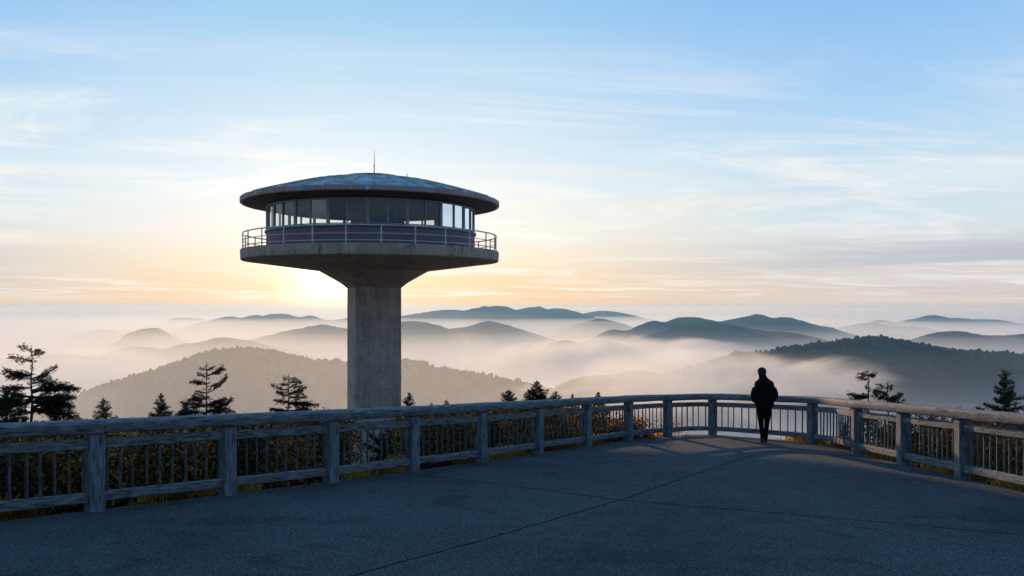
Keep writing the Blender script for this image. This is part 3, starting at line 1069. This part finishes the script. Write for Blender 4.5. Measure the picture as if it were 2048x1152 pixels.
spruce('tall wind-torn spruce with bare upper trunk and layered limbs, far left', 62, 690, 25, 1.15, 11, .85, 'sparse',
       [(20, 716, .12, 3, .1), (90, 705, .25, 3, .2), (36, 696, .3, 2, .2), (80, 700, .3, 2, .2), (2, 750, .0, 5, .1), (116, 744, .25, 4, .2), (30, 757, -.05, 4, .1), (100, 762, .1, 2, .2), (145, 775, .1, 6, .1), (138, 790, .05, 5, .1),
        (150, 803, .0, 6, .1), (155, 820, -.05, 6, .1), (10, 775, .0, 4, .2), (0, 795, .0, 6, .2), (-20, 810, -.1, 6, .2), (120, 825, -.1, 6, .2), (20, 830, -.1, 6, .2)])
spruce('short bushy spruce at the far left edge under the tall torn spruce', 12, 778, 23.5, 1.0, 12, .95)
spruce('broad low spruce right of the tall torn spruce', 118, 792, 26, .95, 13, .8)
spruce('small neat spruce standing alone between the two large left spruces', 207, 795, 34, .95, 14, .75)
spruce('small pointed spruce just left of the ragged spruce', 322, 787, 34, .95, 15, .8)
spruce('ragged spruce with one bare upswept right limb, left of the column', 413, 725, 29, 1.05, 16, .85, 'sparse',
       [(452, 746, .15, 4, .1), (382, 765, .05, 4, .1), (392, 784, .1, 3, .1), (464, 771, .3, 1, .35), (440, 768, .2, 1, .2), (376, 797, .0, 6, .1), (455, 802, .2, 5, .2), (472, 812, .2, 3, .4), (362, 812, .0, 6, .1), (400, 738, .2, 3, .2), (428, 736, .3, 3, .2), (396, 750, .2, 3, .2), (466, 822, .0, 6, .2), (360, 828, .0, 6, .1), (440, 812, .0, 6, .1)])
spruce('low dense spruce crouching at the foot of the ragged spruce', 372, 806, 30, .9, 17, .9)
spruce('tiered spruce with long low right limb, nearest left of column', 577, 749, 30, 1.0, 18, .8, 'sparse',
       [(600, 764, .1, 4, .1), (560, 768, .1, 4, .1), (543, 779, .05, 4, .1), (615, 784, .1, 5, .1), (548, 803, .0, 5, .1), (612, 794, .05, 4, .1), (634, 806, .02, 6, .1), (540, 822, .0, 6, .1), (625, 822, .0, 6, .1), (590, 757, .2, 3, .1), (566, 757, .2, 3, .1), (605, 772, .1, 3, .1), (552, 790, .1, 4, .1), (600, 804, .1, 5, .1)])
spruce('small spruce tip against the right side of the column', 818, 786, 40, .8, 19, .85)
spruce('tiny spruce tip just right of the column spruce', 893, 800, 33, .55, 20, .6)
spruce('thin sapling spruce barely topping the rail right of the column', 863, 806, 36, .45, 21, .5)
spruce('twin-topped bushy spruce behind the middle of the left rail', 1018, 780, 30, .8, 22, .85, 'full', [(1000, 789, .5, 3, .5)])
spruce('dense pointed spruce, tallest above the middle of the railing', 1074, 762, 30, .95, 23, .95)
spruce('slim spruce right of the dense pointed spruce', 1112, 782, 34, .7, 24, .7)
spruce('thin leader of a spruce near the start of the curve', 1145, 788, 36, .55, 25, .5)
spruce('small brown-tipped spruce left of the curve of the railing', 1196, 785, 31, .75, 26, .6)
spruce('wind-flagged spruce with flat top behind the right railing', 1736, 740, 27, .9, 27, .85, 'sparse',
       [(1752, 750, .1, 5, .1), (1713, 757, .0, 4, .1), (1718, 748, .2, 3, .1), (1700, 796, .0, 4, .1), (1692, 790, .1, 4, .1), (1724, 788, .1, 4, .1), (1745, 746, .2, 3, .1), (1726, 745, .2, 3, .1), (1730, 775, .1, 2, .1)])
spruce('spruce with drooping right limb beside the wind-flagged spruce', 1776, 765, 26.5, .8, 28, .85, 'sparse',
       [(1785, 774, .1, 4, .1), (1755, 770, .2, 3, .1), (1745, 784, .1, 5, .1), (1770, 790, .1, 6, .1), (1800, 796, .1, 4, .2), (1810, 794, .25, 5, .2), (1750, 797, .0, 6, .1), (1818, 808, .0, 4, .1), (1790, 800, .0, 5, .1)])
spruce('large full conical spruce at the right edge', 2009, 738, 24, 1.35, 29, .85)
for lb, px, py, Y, hf, sd in (('young spruce seen through the right railing below the flagged spruce', 1790, 842, 22, .9, 31), ('young spruce behind the right railing, middle bay', 1865, 832, 21, 1.0, 32), ('young spruce beneath the large right edge spruce', 1960, 812, 21, 1.1, 33),
                              ('low spruce showing between balusters at the right curve', 1690, 850, 27, .8, 34), ('dark low spruce seen between left posts under the rail', 300, 880, 22, 1.0, 35), ('dark low spruce seen under the rail beside the column', 800, 850, 27, .8, 36), ('bushy low spruce behind the fifth left bay', 905, 862, 26, .9, 37),
                              ('low spruce behind the bay before the curve', 1130, 848, 27, .9, 38), ('small dark spruce between balusters at the left of the curve', 1225, 846, 29, .8, 39), ('low dark spruce behind the first full left bay', 560, 862, 24, 1.0, 40)):
    spruce(lb, px, py, Y, hf, sd, .9)

# ------------------------------------------------------------------ undergrowth and dry grass (ground cover)
def scatter(name, label, n, xr, yr, dmin, dmax, hfun, size, mat, seed, clumps, keep=None, cat='undergrowth', upright=0.2, tmul=1.0, spread=1.0):
    g = np.random.default_rng(seed)
    cx = g.uniform(*xr, clumps * 6); cy = g.uniform(*yr, clumps * 6)
    dd = deck_dist(cx, cy)
    ok = (dd > dmin) & (dd < dmax)
    if keep is not None: ok &= keep(cx, cy)
    cx, cy, dd = cx[ok][:clumps], cy[ok][:clumps], dd[ok][:clumps]
    k = g.integers(0, len(cx), n)
    ch = hfun(dd, g, len(cx), cx, cy)
    rr = (0.18 + 0.34 * ch) * spread
    u = g.normal(0, .45, (n, 2))
    x = cx[k] + u[:, 0] * rr[k]
    y = cy[k] + u[:, 1] * rr[k]
    d2 = deck_dist(x, y)
    good = d2 > 0.03
    x, y, k, u = x[good], y[good], k[good], u[good]
    n = len(x)
    z = ground_z(x, y) + ch[k] * g.random(n) ** 0.7 * np.clip(1.15 - 0.35 * (u ** 2).sum(1), .1, 1)
    P = np.stack([x, y, z], -1)
    D = g.normal(0, 1, (n, 3)); D[:, 2] = D[:, 2] * 0.6 + upright * 3
    D /= np.linalg.norm(D, axis=1)[:, None]
    Sd = np.cross(D, g.normal(0, 1, (n, 3))); Sd /= np.linalg.norm(Sd, axis=1)[:, None] + 1e-9
    sz = size * g.uniform(.5, 1.3, n)[:, None]
    w = .45 if upright < .5 else .10
    q = np.stack([P, P + D * sz * .5 + Sd * sz * w, P + D * sz, P + D * sz * .5 - Sd * sz * w], 1).reshape(-1, 3)
    me = np_mesh(name, q, n, 4)
    base = np.where(g.random(len(cx)) < .48, g.uniform(0, .16, len(cx)), g.uniform(.2, 1, len(cx))) if cat != 'grass' else g.uniform(.2, 1, len(cx))
    tone = np.clip((base[k] * .9 + g.normal(.03, .14, n)) * tmul, 0, 1)
    a = me.attributes.new('tone', 'FLOAT', 'POINT')
    a.data.foreach_set('value', np.repeat(tone.astype(np.float32), 4))
    tag(link(name, me, mat), label, cat, None, 'stuff')


def h_left(dd, g, n, cx, cy):
    top = np.where(cx < -2.9, .92, .84) * np.clip(.35 + 1.3 * dd, 0, 1) * np.clip(1.1 - dd * .05, .4, 1)
    top = np.where((cx / cy > -.196) & (cx / cy < -.128) & (cy > 12), 1.60 - .109 * cy, top) - np.abs(g.normal(0, .26, n))
    return np.maximum(deck_z(cy) + top - ground_z(cx, cy), .18)


def on_left(x, y): return x < -0.6 + 0.34 * (y - 14)


def on_right(x, y): return (x > 7.05) & (y < 19.5)


scatter('undergrowth', 'dark brown autumn brush hugging the left side of the railing', 190000, (-10, 3), (5, 22), .8, 4.5, h_left, .055, M['brush'], 51, 620, on_left, spread=.6)
scatter('undergrowth', 'dark brush on the slope farther below the left railing', 60000, (-26, 3), (6, 34), 3.0, 13, h_left, .09, M['brush'], 54, 420, on_left)
def h_curve(dd, g, n, cx, cy):
    return np.maximum((deck_z(cy) + .50 - ground_z(cx, cy)) * g.uniform(.7, 1.0, n), .2)


scatter('undergrowth', 'low scrub outside the far curve of the railing', 26000, (-.5, 4.4), (16, 24), .3, 1.8, h_curve, .055, M['brush'], 56, 75, lambda x, y: (x > .2) & (np.sin(x * 3.1) > -.6))
scatter('undergrowth', 'dark brush below the right side of the railing', 90000, (6.5, 22), (7, 24), .45, 10, h_left, .06, M['brush'], 52, 380, on_right, tmul=.5, spread=.75)


def h_low(dd, g, n, cx, cy):
    return g.uniform(.18, .40, n)


scatter('grass', 'golden dry grass tufts along the outer edge of the deck', 40000, (-8, 8.5), (7, 25), .04, .75, h_low, .13, M['grass'], 53, 420, lambda x, y: (np.sin(x * 2.1 + y * .9) > -.15) & ~((x > 5.0) & (x < 6.9) & (y > 19)), 'grass', .9)

g_ = np.random.default_rng(77)
lx, ly = g_.uniform(-7, 7.1, 40000), g_.uniform(7, 23, 40000)
dd_ = deck_dist(lx, ly)
okl = (dd_ < -.06) & (g_.random(40000) < np.exp(dd_ * 5.5)) & (np.sin(lx * 2.3 + ly * 1.1) > -.55)
lx, ly = lx[okl][:1300], ly[okl][:1300]
nl = len(lx)
th_ = g_.uniform(0, 6.28, nl)
sz_ = g_.uniform(.008, .024, nl)
ax_ = np.stack([np.cos(th_), np.sin(th_), -SLOPE * np.sin(th_) + g_.normal(0, .12, nl)], -1) * sz_[:, None]
bx_ = np.stack([-np.sin(th_), np.cos(th_), -SLOPE * np.cos(th_) + g_.normal(0, .12, nl)], -1) * sz_[:, None] * .55
cc_ = np.stack([lx, ly, deck_z(ly) + .008], -1)
me = np_mesh('fallen_leaves', np.stack([cc_ - ax_, cc_ + bx_, cc_ + ax_, cc_ - bx_], 1).reshape(-1, 3), nl, 4)
at_ = me.attributes.new('tone', 'FLOAT', 'POINT')
at_.data.foreach_set('value', np.repeat(g_.uniform(.2, 1, nl).astype(np.float32), 4))
tag(link('fallen_leaves', me, M['grass']), 'tiny dry leaves and grit lying along the rim of the deck', 'leaves', None, 'stuff')

# ================================================================== PERSON
def remesh(name, bm, voxel, mat, parent, smooth_it=4, disp=0.0, seed=0.0):
    me = bpy.data.meshes.new(name)
    bmesh.ops.recalc_face_normals(bm, faces=bm.faces[:])
    bm.to_mesh(me); bm.free()
    o = bpy.data.objects.new(name, me)
    COL.objects.link(o)
    m = o.modifiers.new('r', 'REMESH'); m.mode = 'VOXEL'; m.voxel_size = voxel
    s = o.modifiers.new('s', 'SMOOTH'); s.iterations = smooth_it; s.factor = .5
    dg = bpy.context.evaluated_depsgraph_get()
    me2 = bpy.data.meshes.new_from_object(o.evaluated_get(dg))
    bpy.data.objects.remove(o)
    if disp:
        for v in me2.vertices:
            nz = mnoise.noise(v.co * 9 + Vector((seed, 0, 0))) + .6 * mnoise.noise(Vector((v.co.x * 8, v.co.y * 8, v.co.z * 26 + seed)))
            v.co += v.normal * disp * nz
    me2.name = name
    return link(name, me2, mat, parent, None, True)


def loft(bm, rings, seg=20, power=2.0):
    """closed tube through ellipses (cx, cy, cz, rx, ry)"""
    rg = []
    for cx, cy, cz, rx, ry in rings:
        rg.append([bm.verts.new((cx + rx * math.copysign(abs(math.cos(a)) ** (2 / power), math.cos(a)), cy + ry * math.copysign(abs(math.sin(a)) ** (2 / power), math.sin(a)), cz)) for a in [2 * math.pi * k / seg for k in range(seg)]])
    for a, b in zip(rg[:-1], rg[1:]):
        for k in range(seg): bm.faces.new((a[k], a[(k + 1) % seg], b[(k + 1) % seg], b[k]))
    bm.faces.new(rg[0][::-1]); bm.faces.new(rg[-1])


def ball(bm, c, r):
    bmesh.ops.create_uvsphere(bm, u_segments=20, v_segments=14, radius=1, matrix=Matrix.Translation(c) @ Matrix.Diagonal((*r, 1)))


fx, fy = deck_pt(1528, 886)
person = empty('person', (fx, fy, deck_z(fy)))
person.rotation_euler.z = R(-6)
tag(person, 'person in black puffy jacket and dark trousers, hands pocketed, back turned at the railing', 'person')
HX = -0.045
bm = bmesh.new()      # body: legs, trunk, neck, head, arms, hands as one surface
for s in (-1, 1):
    st = -0.10 if s < 0 else 0.09
    tube(bm, [(s * .085, 0, .92), (s * .081, .015 + st * .25, .48), (s * .050, -.01 + st * .8, .09)], [.080, .046, .034], 12)
    ball(bm, (s * .050, .06 + st, .045), (.042, .115, .038))
    tube(bm, [(s * .17, 0, 1.44), (s * .232, -.05, 1.16), (s * .205, .105, .985)], [.05, .042, .029], 10)
    palm = Vector((s * .182, .155, .945))
    ball(bm, palm, (.018, .036, .044))
    for q in range(4):      # four fingers curled in the pocket, thumb from the side of the palm
        b0 = palm + Vector((0, -.022 + .016 * q, -.03))
        l = (.062, .07, .066, .052)[3 - q]
        tube(bm, [b0, b0 + Vector((-s * .012, .006, -l * .55)), b0 + Vector((-s * .034, .010, -l * .8))], [.0088, .0082, .0068], 7)
    tube(bm, [palm + Vector((0, .025, .01)), palm + Vector((-s * .012, .055, -.012)), palm + Vector((-s * .022, .066, -.04))], [.010, .0095, .0075], 7)
loft(bm, [(0, 0, .84, .15, .10), (0, 0, .95, .165, .115), (0, 0, 1.08, .145, .10), (0, 0, 1.28, .17, .115), (0, 0, 1.42, .185, .105), (0, -.005, 1.50, .10, .075)])
tube(bm, [(0, -.01, 1.46), (HX * .5, .005, 1.53), (HX, .015, 1.60)], [.07, .058, .058], 12)
ball(bm, (HX, .02, 1.665), (.076, .095, .112))
ball(bm, (HX, .112, 1.648), (.014, .022, .024))
ball(bm, (HX, .085, 1.60), (.045, .03, .03))
for s in (-1, 1): ball(bm, (HX + s * .078, .01, 1.655), (.012, .022, .032))
remesh('body', bm, .0085, M['skin'], person, 3)
bm = bmesh.new()
loft(bm, [(.005, 0, .845, .205, .150), (.005, 0, .90, .222, .165), (0, 0, 1.00, .222, .17), (0, 0, 1.12, .218, .165), (0, -.005, 1.26, .225, .165), (0, -.01, 1.37, .222, .155), (0, -.015, 1.44, .205, .135), (0, -.012, 1.49, .14, .11), (HX * .4, -.005, 1.535, .10, .092), (HX * .7, .0, 1.575, .092, .09), (HX * .9, .005, 1.61, .086, .086)], 28, 2.3)
for s in (-1, 1):
    tube(bm, [(s * .11, -.01, 1.40), (s * .165, -.02, 1.355), (s * .205, -.035, 1.275), (s * .236, -.055, 1.18), (s * .240, -.045, 1.10), (s * .216, .06, 1.02), (s * .20, .12, .99)], [.065, .072, .080, .084, .078, .070, .058], 14)
ball(bm, (0, -.02, 1.465), (.15, .10, .06))
remesh('jacket', bm, .011, M['jacket'], person, 3, .008, 2.0)
bm = bmesh.new()
loft(bm, [(.003, 0, .80, .18, .125), (.003, 0, .90, .175, .13), (.003, 0, .97, .17, .125)])
for s in (-1, 1):
    st = -0.10 if s < 0 else 0.09
    tube(bm, [(s * .083, 0, .86), (s * .084, .0, .70), (s * .073, .015 + st * .25, .48), (s * .057, -.01 + st * .5, .28), (s * .050, -.01 + st * .8, .085)], [.096, .086, .062, .054, .049], 14)
remesh('trousers', bm, .010, M['trousers'], person, 2, .006, 5.0)
for s in (-1, 1):
    st = -0.10 if s < 0 else 0.09
    bm = bmesh.new()
    loft(bm, [(s * .050, .045 + st, .022, .046, .135), (s * .050, .05 + st, .05, .045, .130), (s * .050, .02 + st, .085, .042, .085), (s * .050, -.015 + st, .125, .045, .052)])
    sh = remesh('shoe', bm, .009, M['shoe'], person, 2)
    bm = bmesh.new()
    loft(bm, [(s * .050, .045 + st, .001, .048, .138), (s * .050, .045 + st, .023, .050, .140)])
    obj('sole', bm, M['sole'], sh)
bm = bmesh.new()
loft(bm, [(HX, -.004, 1.60, .080, .088), (HX, .005, 1.64, .096, .106), (HX, .012, 1.69, .101, .115), (HX, .016, 1.73, .093, .105), (HX, .018, 1.762, .068, .078), (HX, .018, 1.782, .02, .025)], 24)
remesh('hair', bm, .009, M['hat'], person, 2, .002)

# ================================================================== AIR: haze and fog
def volume_box(name, label, lo, hi, color, density, aniso, cat):
    bm = bmesh.new()
    box(bm, [(a + b) / 2 for a, b in zip(lo, hi)], [b - a for a, b in zip(lo, hi)])
    m = bpy.data.materials.new(name + '_air')
    m.use_nodes = True
    nt = NT(m.node_tree)
    nt.n.remove(nt.n['Principled BSDF'])
    v = nt.node('ShaderNodeVolumePrincipled')
    v.inputs['Color'].default_value = (*color, 1)
    v.inputs['Density'].default_value = density
    v.inputs['Anisotropy'].default_value = aniso
    out = [n for n in nt.n if n.type == 'OUTPUT_MATERIAL'][0]
    nt.l.new(v.outputs[0], out.inputs['Volume'])
    tag(obj(name, bm, m), label, cat, None, 'stuff')


volume_box('haze', 'pale blue morning haze over the valleys', (-9000, -6000, -433.0), (9000, 11500, 13.0), (0.35, 0.69, 1.0), 5.6e-5, 0.4, 'haze')
volume_box('fog', 'thin upper veil of the valley fog', (-8900, -5900, -432.4), (8900, 11400, -95.0), (1.0, 0.964, 0.905), 1.0e-4, 0.4, 'fog')
volume_box('fog', 'middle layer of the valley fog', (-8800, -5800, -432.2), (8800, 11300, -150.0), (1.0, 0.964, 0.905), 4.5e-4, 0.35, 'fog')
volume_box('fog', 'thick bottom layer of the valley fog', (-8700, -5700, -431.7), (8700, 11200, -200.0), (1.0, 0.964, 0.905), 2.5e-3, 0.3, 'fog')


volume_box('fog', 'deep far fog sea round the feet of the blue mountains', (-8600, 4450, -431.5), (2350, 11000, -88.0), (1.0, 0.94, 0.85), 4.5e-4, 0.35, 'fog')
volume_box('fog', 'farthest fog sea reaching the horizon', (-8700, 8900, -431.6), (8700, 11200, -16.0), (1.0, 0.91, 0.80), 4.0e-4, 0.3, 'fog')
volume_box('fog', 'fog sea between the middle ridges', (-8500, 2450, -431.4), (8500, 10900, -122.0), (1.0, 0.964, 0.905), 4.5e-4, 0.35, 'fog')


def mist_bank(label, c, r, density, aniso, seed=None, grain=0.006, cut=(0.45, 0.7)):
    """soft-edged bank: a closed lens of mist, thinning to nothing at its rim"""
    bm = bmesh.new()
    bmesh.ops.create_icosphere(bm, subdivisions=4, radius=1.0)
    for v in bm.verts:
        v.co *= 1 + 0.28 * mnoise.noise(v.co * 1.6 + Vector((label.__len__(), 1, 2)))
        v.co = Vector((v.co.x * r[0], v.co.y * r[1], v.co.z * r[2]))
    m = bpy.data.materials.new('mist_air')
    m.use_nodes = True
    nt = NT(m.node_tree)
    nt.n.remove(nt.n['Principled BSDF'])
    v = nt.node('ShaderNodeVolumePrincipled')
    v.inputs['Color'].default_value = (1.0, 0.964, 0.905, 1)
    v.inputs['Anisotropy'].default_value = aniso
    v.inputs['Density'].default_value = density
    if seed is not None:
        tc = nt.node('ShaderNodeTexCoord').outputs['Object']
        u = nt.vec('LENGTH', nt.vec('DIVIDE', tc, tuple(r)), out='Value')
        n = nt.noise(nt.vec('MULTIPLY', nt.vec('ADD', tc, (seed * 100.0, 0, 0)), (1, 1, 2.2)), grain, 5, 0.6, 0.6)
        f = nt.math('SUBTRACT', nt.math('MULTIPLY', n, 1.0), nt.math('MULTIPLY', nt.math('POWER', u, 2.0), 0.30))
        nt.put(v.inputs['Density'], nt.math('MULTIPLY', nt.step(f, cut[0] - .2, cut[1] - .2), density))
    out = [n for n in nt.n if n.type == 'OUTPUT_MATERIAL'][0]
    nt.l.new(v.outputs[0], out.inputs['Volume'])
    o = obj('mist', bm, m, None, c)
    tag(o, label, 'mist', None, 'stuff')


mist_bank('soft mist filling the valley before the brown hill at left', at(470, 800, 950), (620, 420, 95), 4.2e-4, 0.45)
mist_bank('drifting bright mist bank over the low end of the right hill', at(1400, 765, 1350), (330, 200, 58), 6.0e-3, 0.4, 3.0)
mist_bank('torn mist along the foot of the blue mountains right of centre', at(1270, 712, 3000), (720, 380, 70), 4.0e-3, 0.4, 5.0, 0.0045)
mist_bank('torn mist over the low grey shoulder at far left', at(190, 738, 2500), (520, 330, 75), 1.8e-3, 0.4, 8.0, 0.004)

# ================================================================== SKY AND SUN
w = bpy.data.worlds.new('World')
scene.world = w
w.use_nodes = True
nt = NT(w.node_tree)
bg = nt.n['Background']
dirv = nt.node('ShaderNodeTexCoord').outputs['Generated']
d = nt.sep(dirv)
hor = nt.math('SQRT', nt.math('ADD', nt.math('MULTIPLY', d[0], d[0]), nt.math('MULTIPLY', d[1], d[1])))
el = nt.math('DIVIDE', d[2], nt.math('MAXIMUM', hor, 0.02))            # tangent of the elevation
ca = nt.math('DIVIDE', nt.math('ADD', nt.math('MULTIPLY', d[0], math.sin(SUN_AZ)), nt.math('MULTIPLY', d[1], math.cos(SUN_AZ))), nt.math('MAXIMUM', hor, 0.02))
azd = nt.math('ARCCOSINE', nt.math('MINIMUM', nt.math('MAXIMUM', ca, -1.0), 1.0))   # angle round from the sun
er = nt.math('DIVIDE', nt.math('ADD', el, 0.1), 1.6, clamp=True)


def skyramp(stops):
    return nt.ramp(er, [((e + 0.1) / 1.6, s2l(c)) for e, c in stops], 'EASE' if False else 'LINEAR')


sunward = skyramp([(-.02, (252, 205, 156)), (-.002, (252, 208, 160)), (.002, (240, 198, 158)), (.02, (248, 208, 160)), (.05, (250, 228, 196)), (.085, (249, 240, 226)), (.13, (238, 242, 242)), (.20, (212, 230, 242)), (.34, (160, 205, 238)), (.6, (104, 160, 222)), (1.4, (78, 138, 200))])
aside = skyramp([(-.02, (240, 196, 162)), (-.002, (238, 200, 170)), (.002, (222, 204, 192)), (.025, (216, 206, 202)), (.06, (214, 216, 216)), (.10, (210, 226, 234)), (.16, (196, 222, 240)), (.24, (166, 206, 242)), (.34, (140, 190, 240)), (.6, (92, 150, 220)), (1.4, (78, 138, 200))])
behind = skyramp([(-.02, (140, 150, 170)), (.0, (150, 160, 182)), (.05, (138, 160, 190)), (.12, (114, 154, 196)), (.3, (98, 148, 200)), (.6, (92, 146, 200)), (1.4, (88, 144, 200))])
sky = nt.mix(nt.step(azd, 0.06, 0.58), sunward, aside)
sky = nt.mix(nt.step(azd, 0.9, 2.3), sky, behind)
# high cirrus on a plane far overhead
den = nt.math('ADD', nt.math('MAXIMUM', d[2], 0.0), 0.055)
cu, cv = nt.math('DIVIDE', d[0], den), nt.math('DIVIDE', d[1], den)
ca_, sa_ = math.cos(R(12)), math.sin(R(12))
ru = nt.math('ADD', nt.math('MULTIPLY', cu, ca_), nt.math('MULTIPLY', cv, sa_))
rv = nt.math('SUBTRACT', nt.math('MULTIPLY', cv, ca_), nt.math('MULTIPLY', cu, sa_))
c1 = nt.noise(nt.comb(nt.math('MULTIPLY', ru, 0.42), nt.math('MULTIPLY', rv, 0.8), 0.0), 1.0, 10, 0.66, 1.6)
c2 = nt.noise(nt.comb(nt.math('MULTIPLY', ru, 0.26), nt.math('MULTIPLY', rv, 0.30), 4.0), 1.0, 4, 0.55, .5)
cir = nt.math('MULTIPLY', nt.step(c1, 0.42, 0.70), nt.step(c2, 0.36, 0.56))
cir = nt.math('MULTIPLY', nt.math('MULTIPLY', cir, nt.step(el, 0.34, 0.17)), nt.step(el, 0.002, 0.014))
sky = nt.mix(nt.math('MULTIPLY', cir, 0.85), sky, nt.mix(nt.step(azd, .1, .8), s2l((253, 250, 243)), s2l((238, 240, 242))))
# low banded stratus
az = nt.math('ARCTAN2', d[0], d[1])
b1 = nt.noise(nt.comb(nt.math('MULTIPLY', az, 0.9), nt.math('MULTIPLY', el, 34.0), 2.6), 1.0, 5, 0.55, 0.3)
band = nt.math('MULTIPLY', nt.step(b1, 0.38, 0.56), nt.math('MULTIPLY', nt.step(el, 0.006, 0.022), nt.step(el, 0.09, 0.05)))
sky = nt.mix(nt.math('MULTIPLY', band, nt.math('MULTIPLY', nt.step(azd, 0.2, 0.75), 0.85)), sky, s2l((178, 184, 198)))
b2 = nt.noise(nt.comb(nt.math('MULTIPLY', az, 2.4), nt.math('MULTIPLY', el, 55.0), 7.0), 1.0, 5, 0.55, 0.3)
band2 = nt.math('MULTIPLY', nt.step(b2, 0.5, 0.68), nt.math('MULTIPLY', nt.step(el, 0.03, 0.07), nt.step(el, 0.2, 0.12)))
sky = nt.mix(nt.math('MULTIPLY', band2, 0.25), sky, s2l((252, 232, 208)))
# brightness round the sun behind the tower
dot = nt.vec('DOT_PRODUCT', dirv, (math.sin(R(-12.2)) * math.cos(R(2.4)), math.cos(R(-12.2)) * math.cos(R(2.4)), math.sin(R(2.4))), 'Value')
dot = nt.math('MAXIMUM', dot, 0.0)
for pw, amp, cl in ((1500, 1.1, (1, .84, .62)), (200, .22, (1, .79, .66)), (28, .06, (1, .91, .86))):
    gl = nt.math('MULTIPLY', nt.math('POWER', dot, float(pw)), amp)
    sky = nt.mix(1.0, sky, nt.scale(cl, gl), 'ADD')
nish = nt.node('ShaderNodeTexSky', sky_type='NISHITA')
nish.sun_disc = False
nish.sun_elevation = SUN_EL
nish.sun_rotation = SUN_AZ
nish.altitude = 2000
tot = nt.mix(1.0, sky, nt.scale(nish.outputs[0], 0.004), 'ADD')
nt.put(bg.inputs[0], tot)
bg.inputs[1].default_value = 1.0
scene.world.cycles.sampling_method = 'MANUAL'
scene.world.cycles.sample_map_resolution = 1024

sun = bpy.data.lights.new('sun', 'SUN')
sun.energy = 3.9
sun.angle = R(0.6)
sun.color = (1.0, 0.655, 0.35)
so = bpy.data.objects.new('sun', sun)
so.rotation_euler = (-SUN_DIR).to_track_quat('-Z', 'Y').to_euler()
so.location = (-20, 60, 40)
COL.objects.link(so)

# ================================================================== CAMERA AND RENDER
cam = bpy.data.cameras.new('camera')
cam.sensor_width = 36.0
cam.lens = 36.0 * F / 2048.0
cam.shift_y = (HY - 576.0) / 2048.0
cam.clip_start = 0.05
cam.clip_end = 200000.0
co = bpy.data.objects.new('camera', cam)
co.rotation_euler = (R(90), 0, 0)
COL.objects.link(co)
scene.camera = co
scene.view_settings.view_transform = 'Standard'
scene.view_settings.look = 'None'
scene.view_settings.exposure = 0.0
scene.view_settings.gamma = 1.0
scene.cycles.max_bounces = 20
scene.cycles.volume_bounces = 16
scene.cycles.diffuse_bounces = 4
scene.cycles.transparent_max_bounces = 16
scene.cycles.use_denoising = True
scene.cycles.sample_clamp_indirect = 8
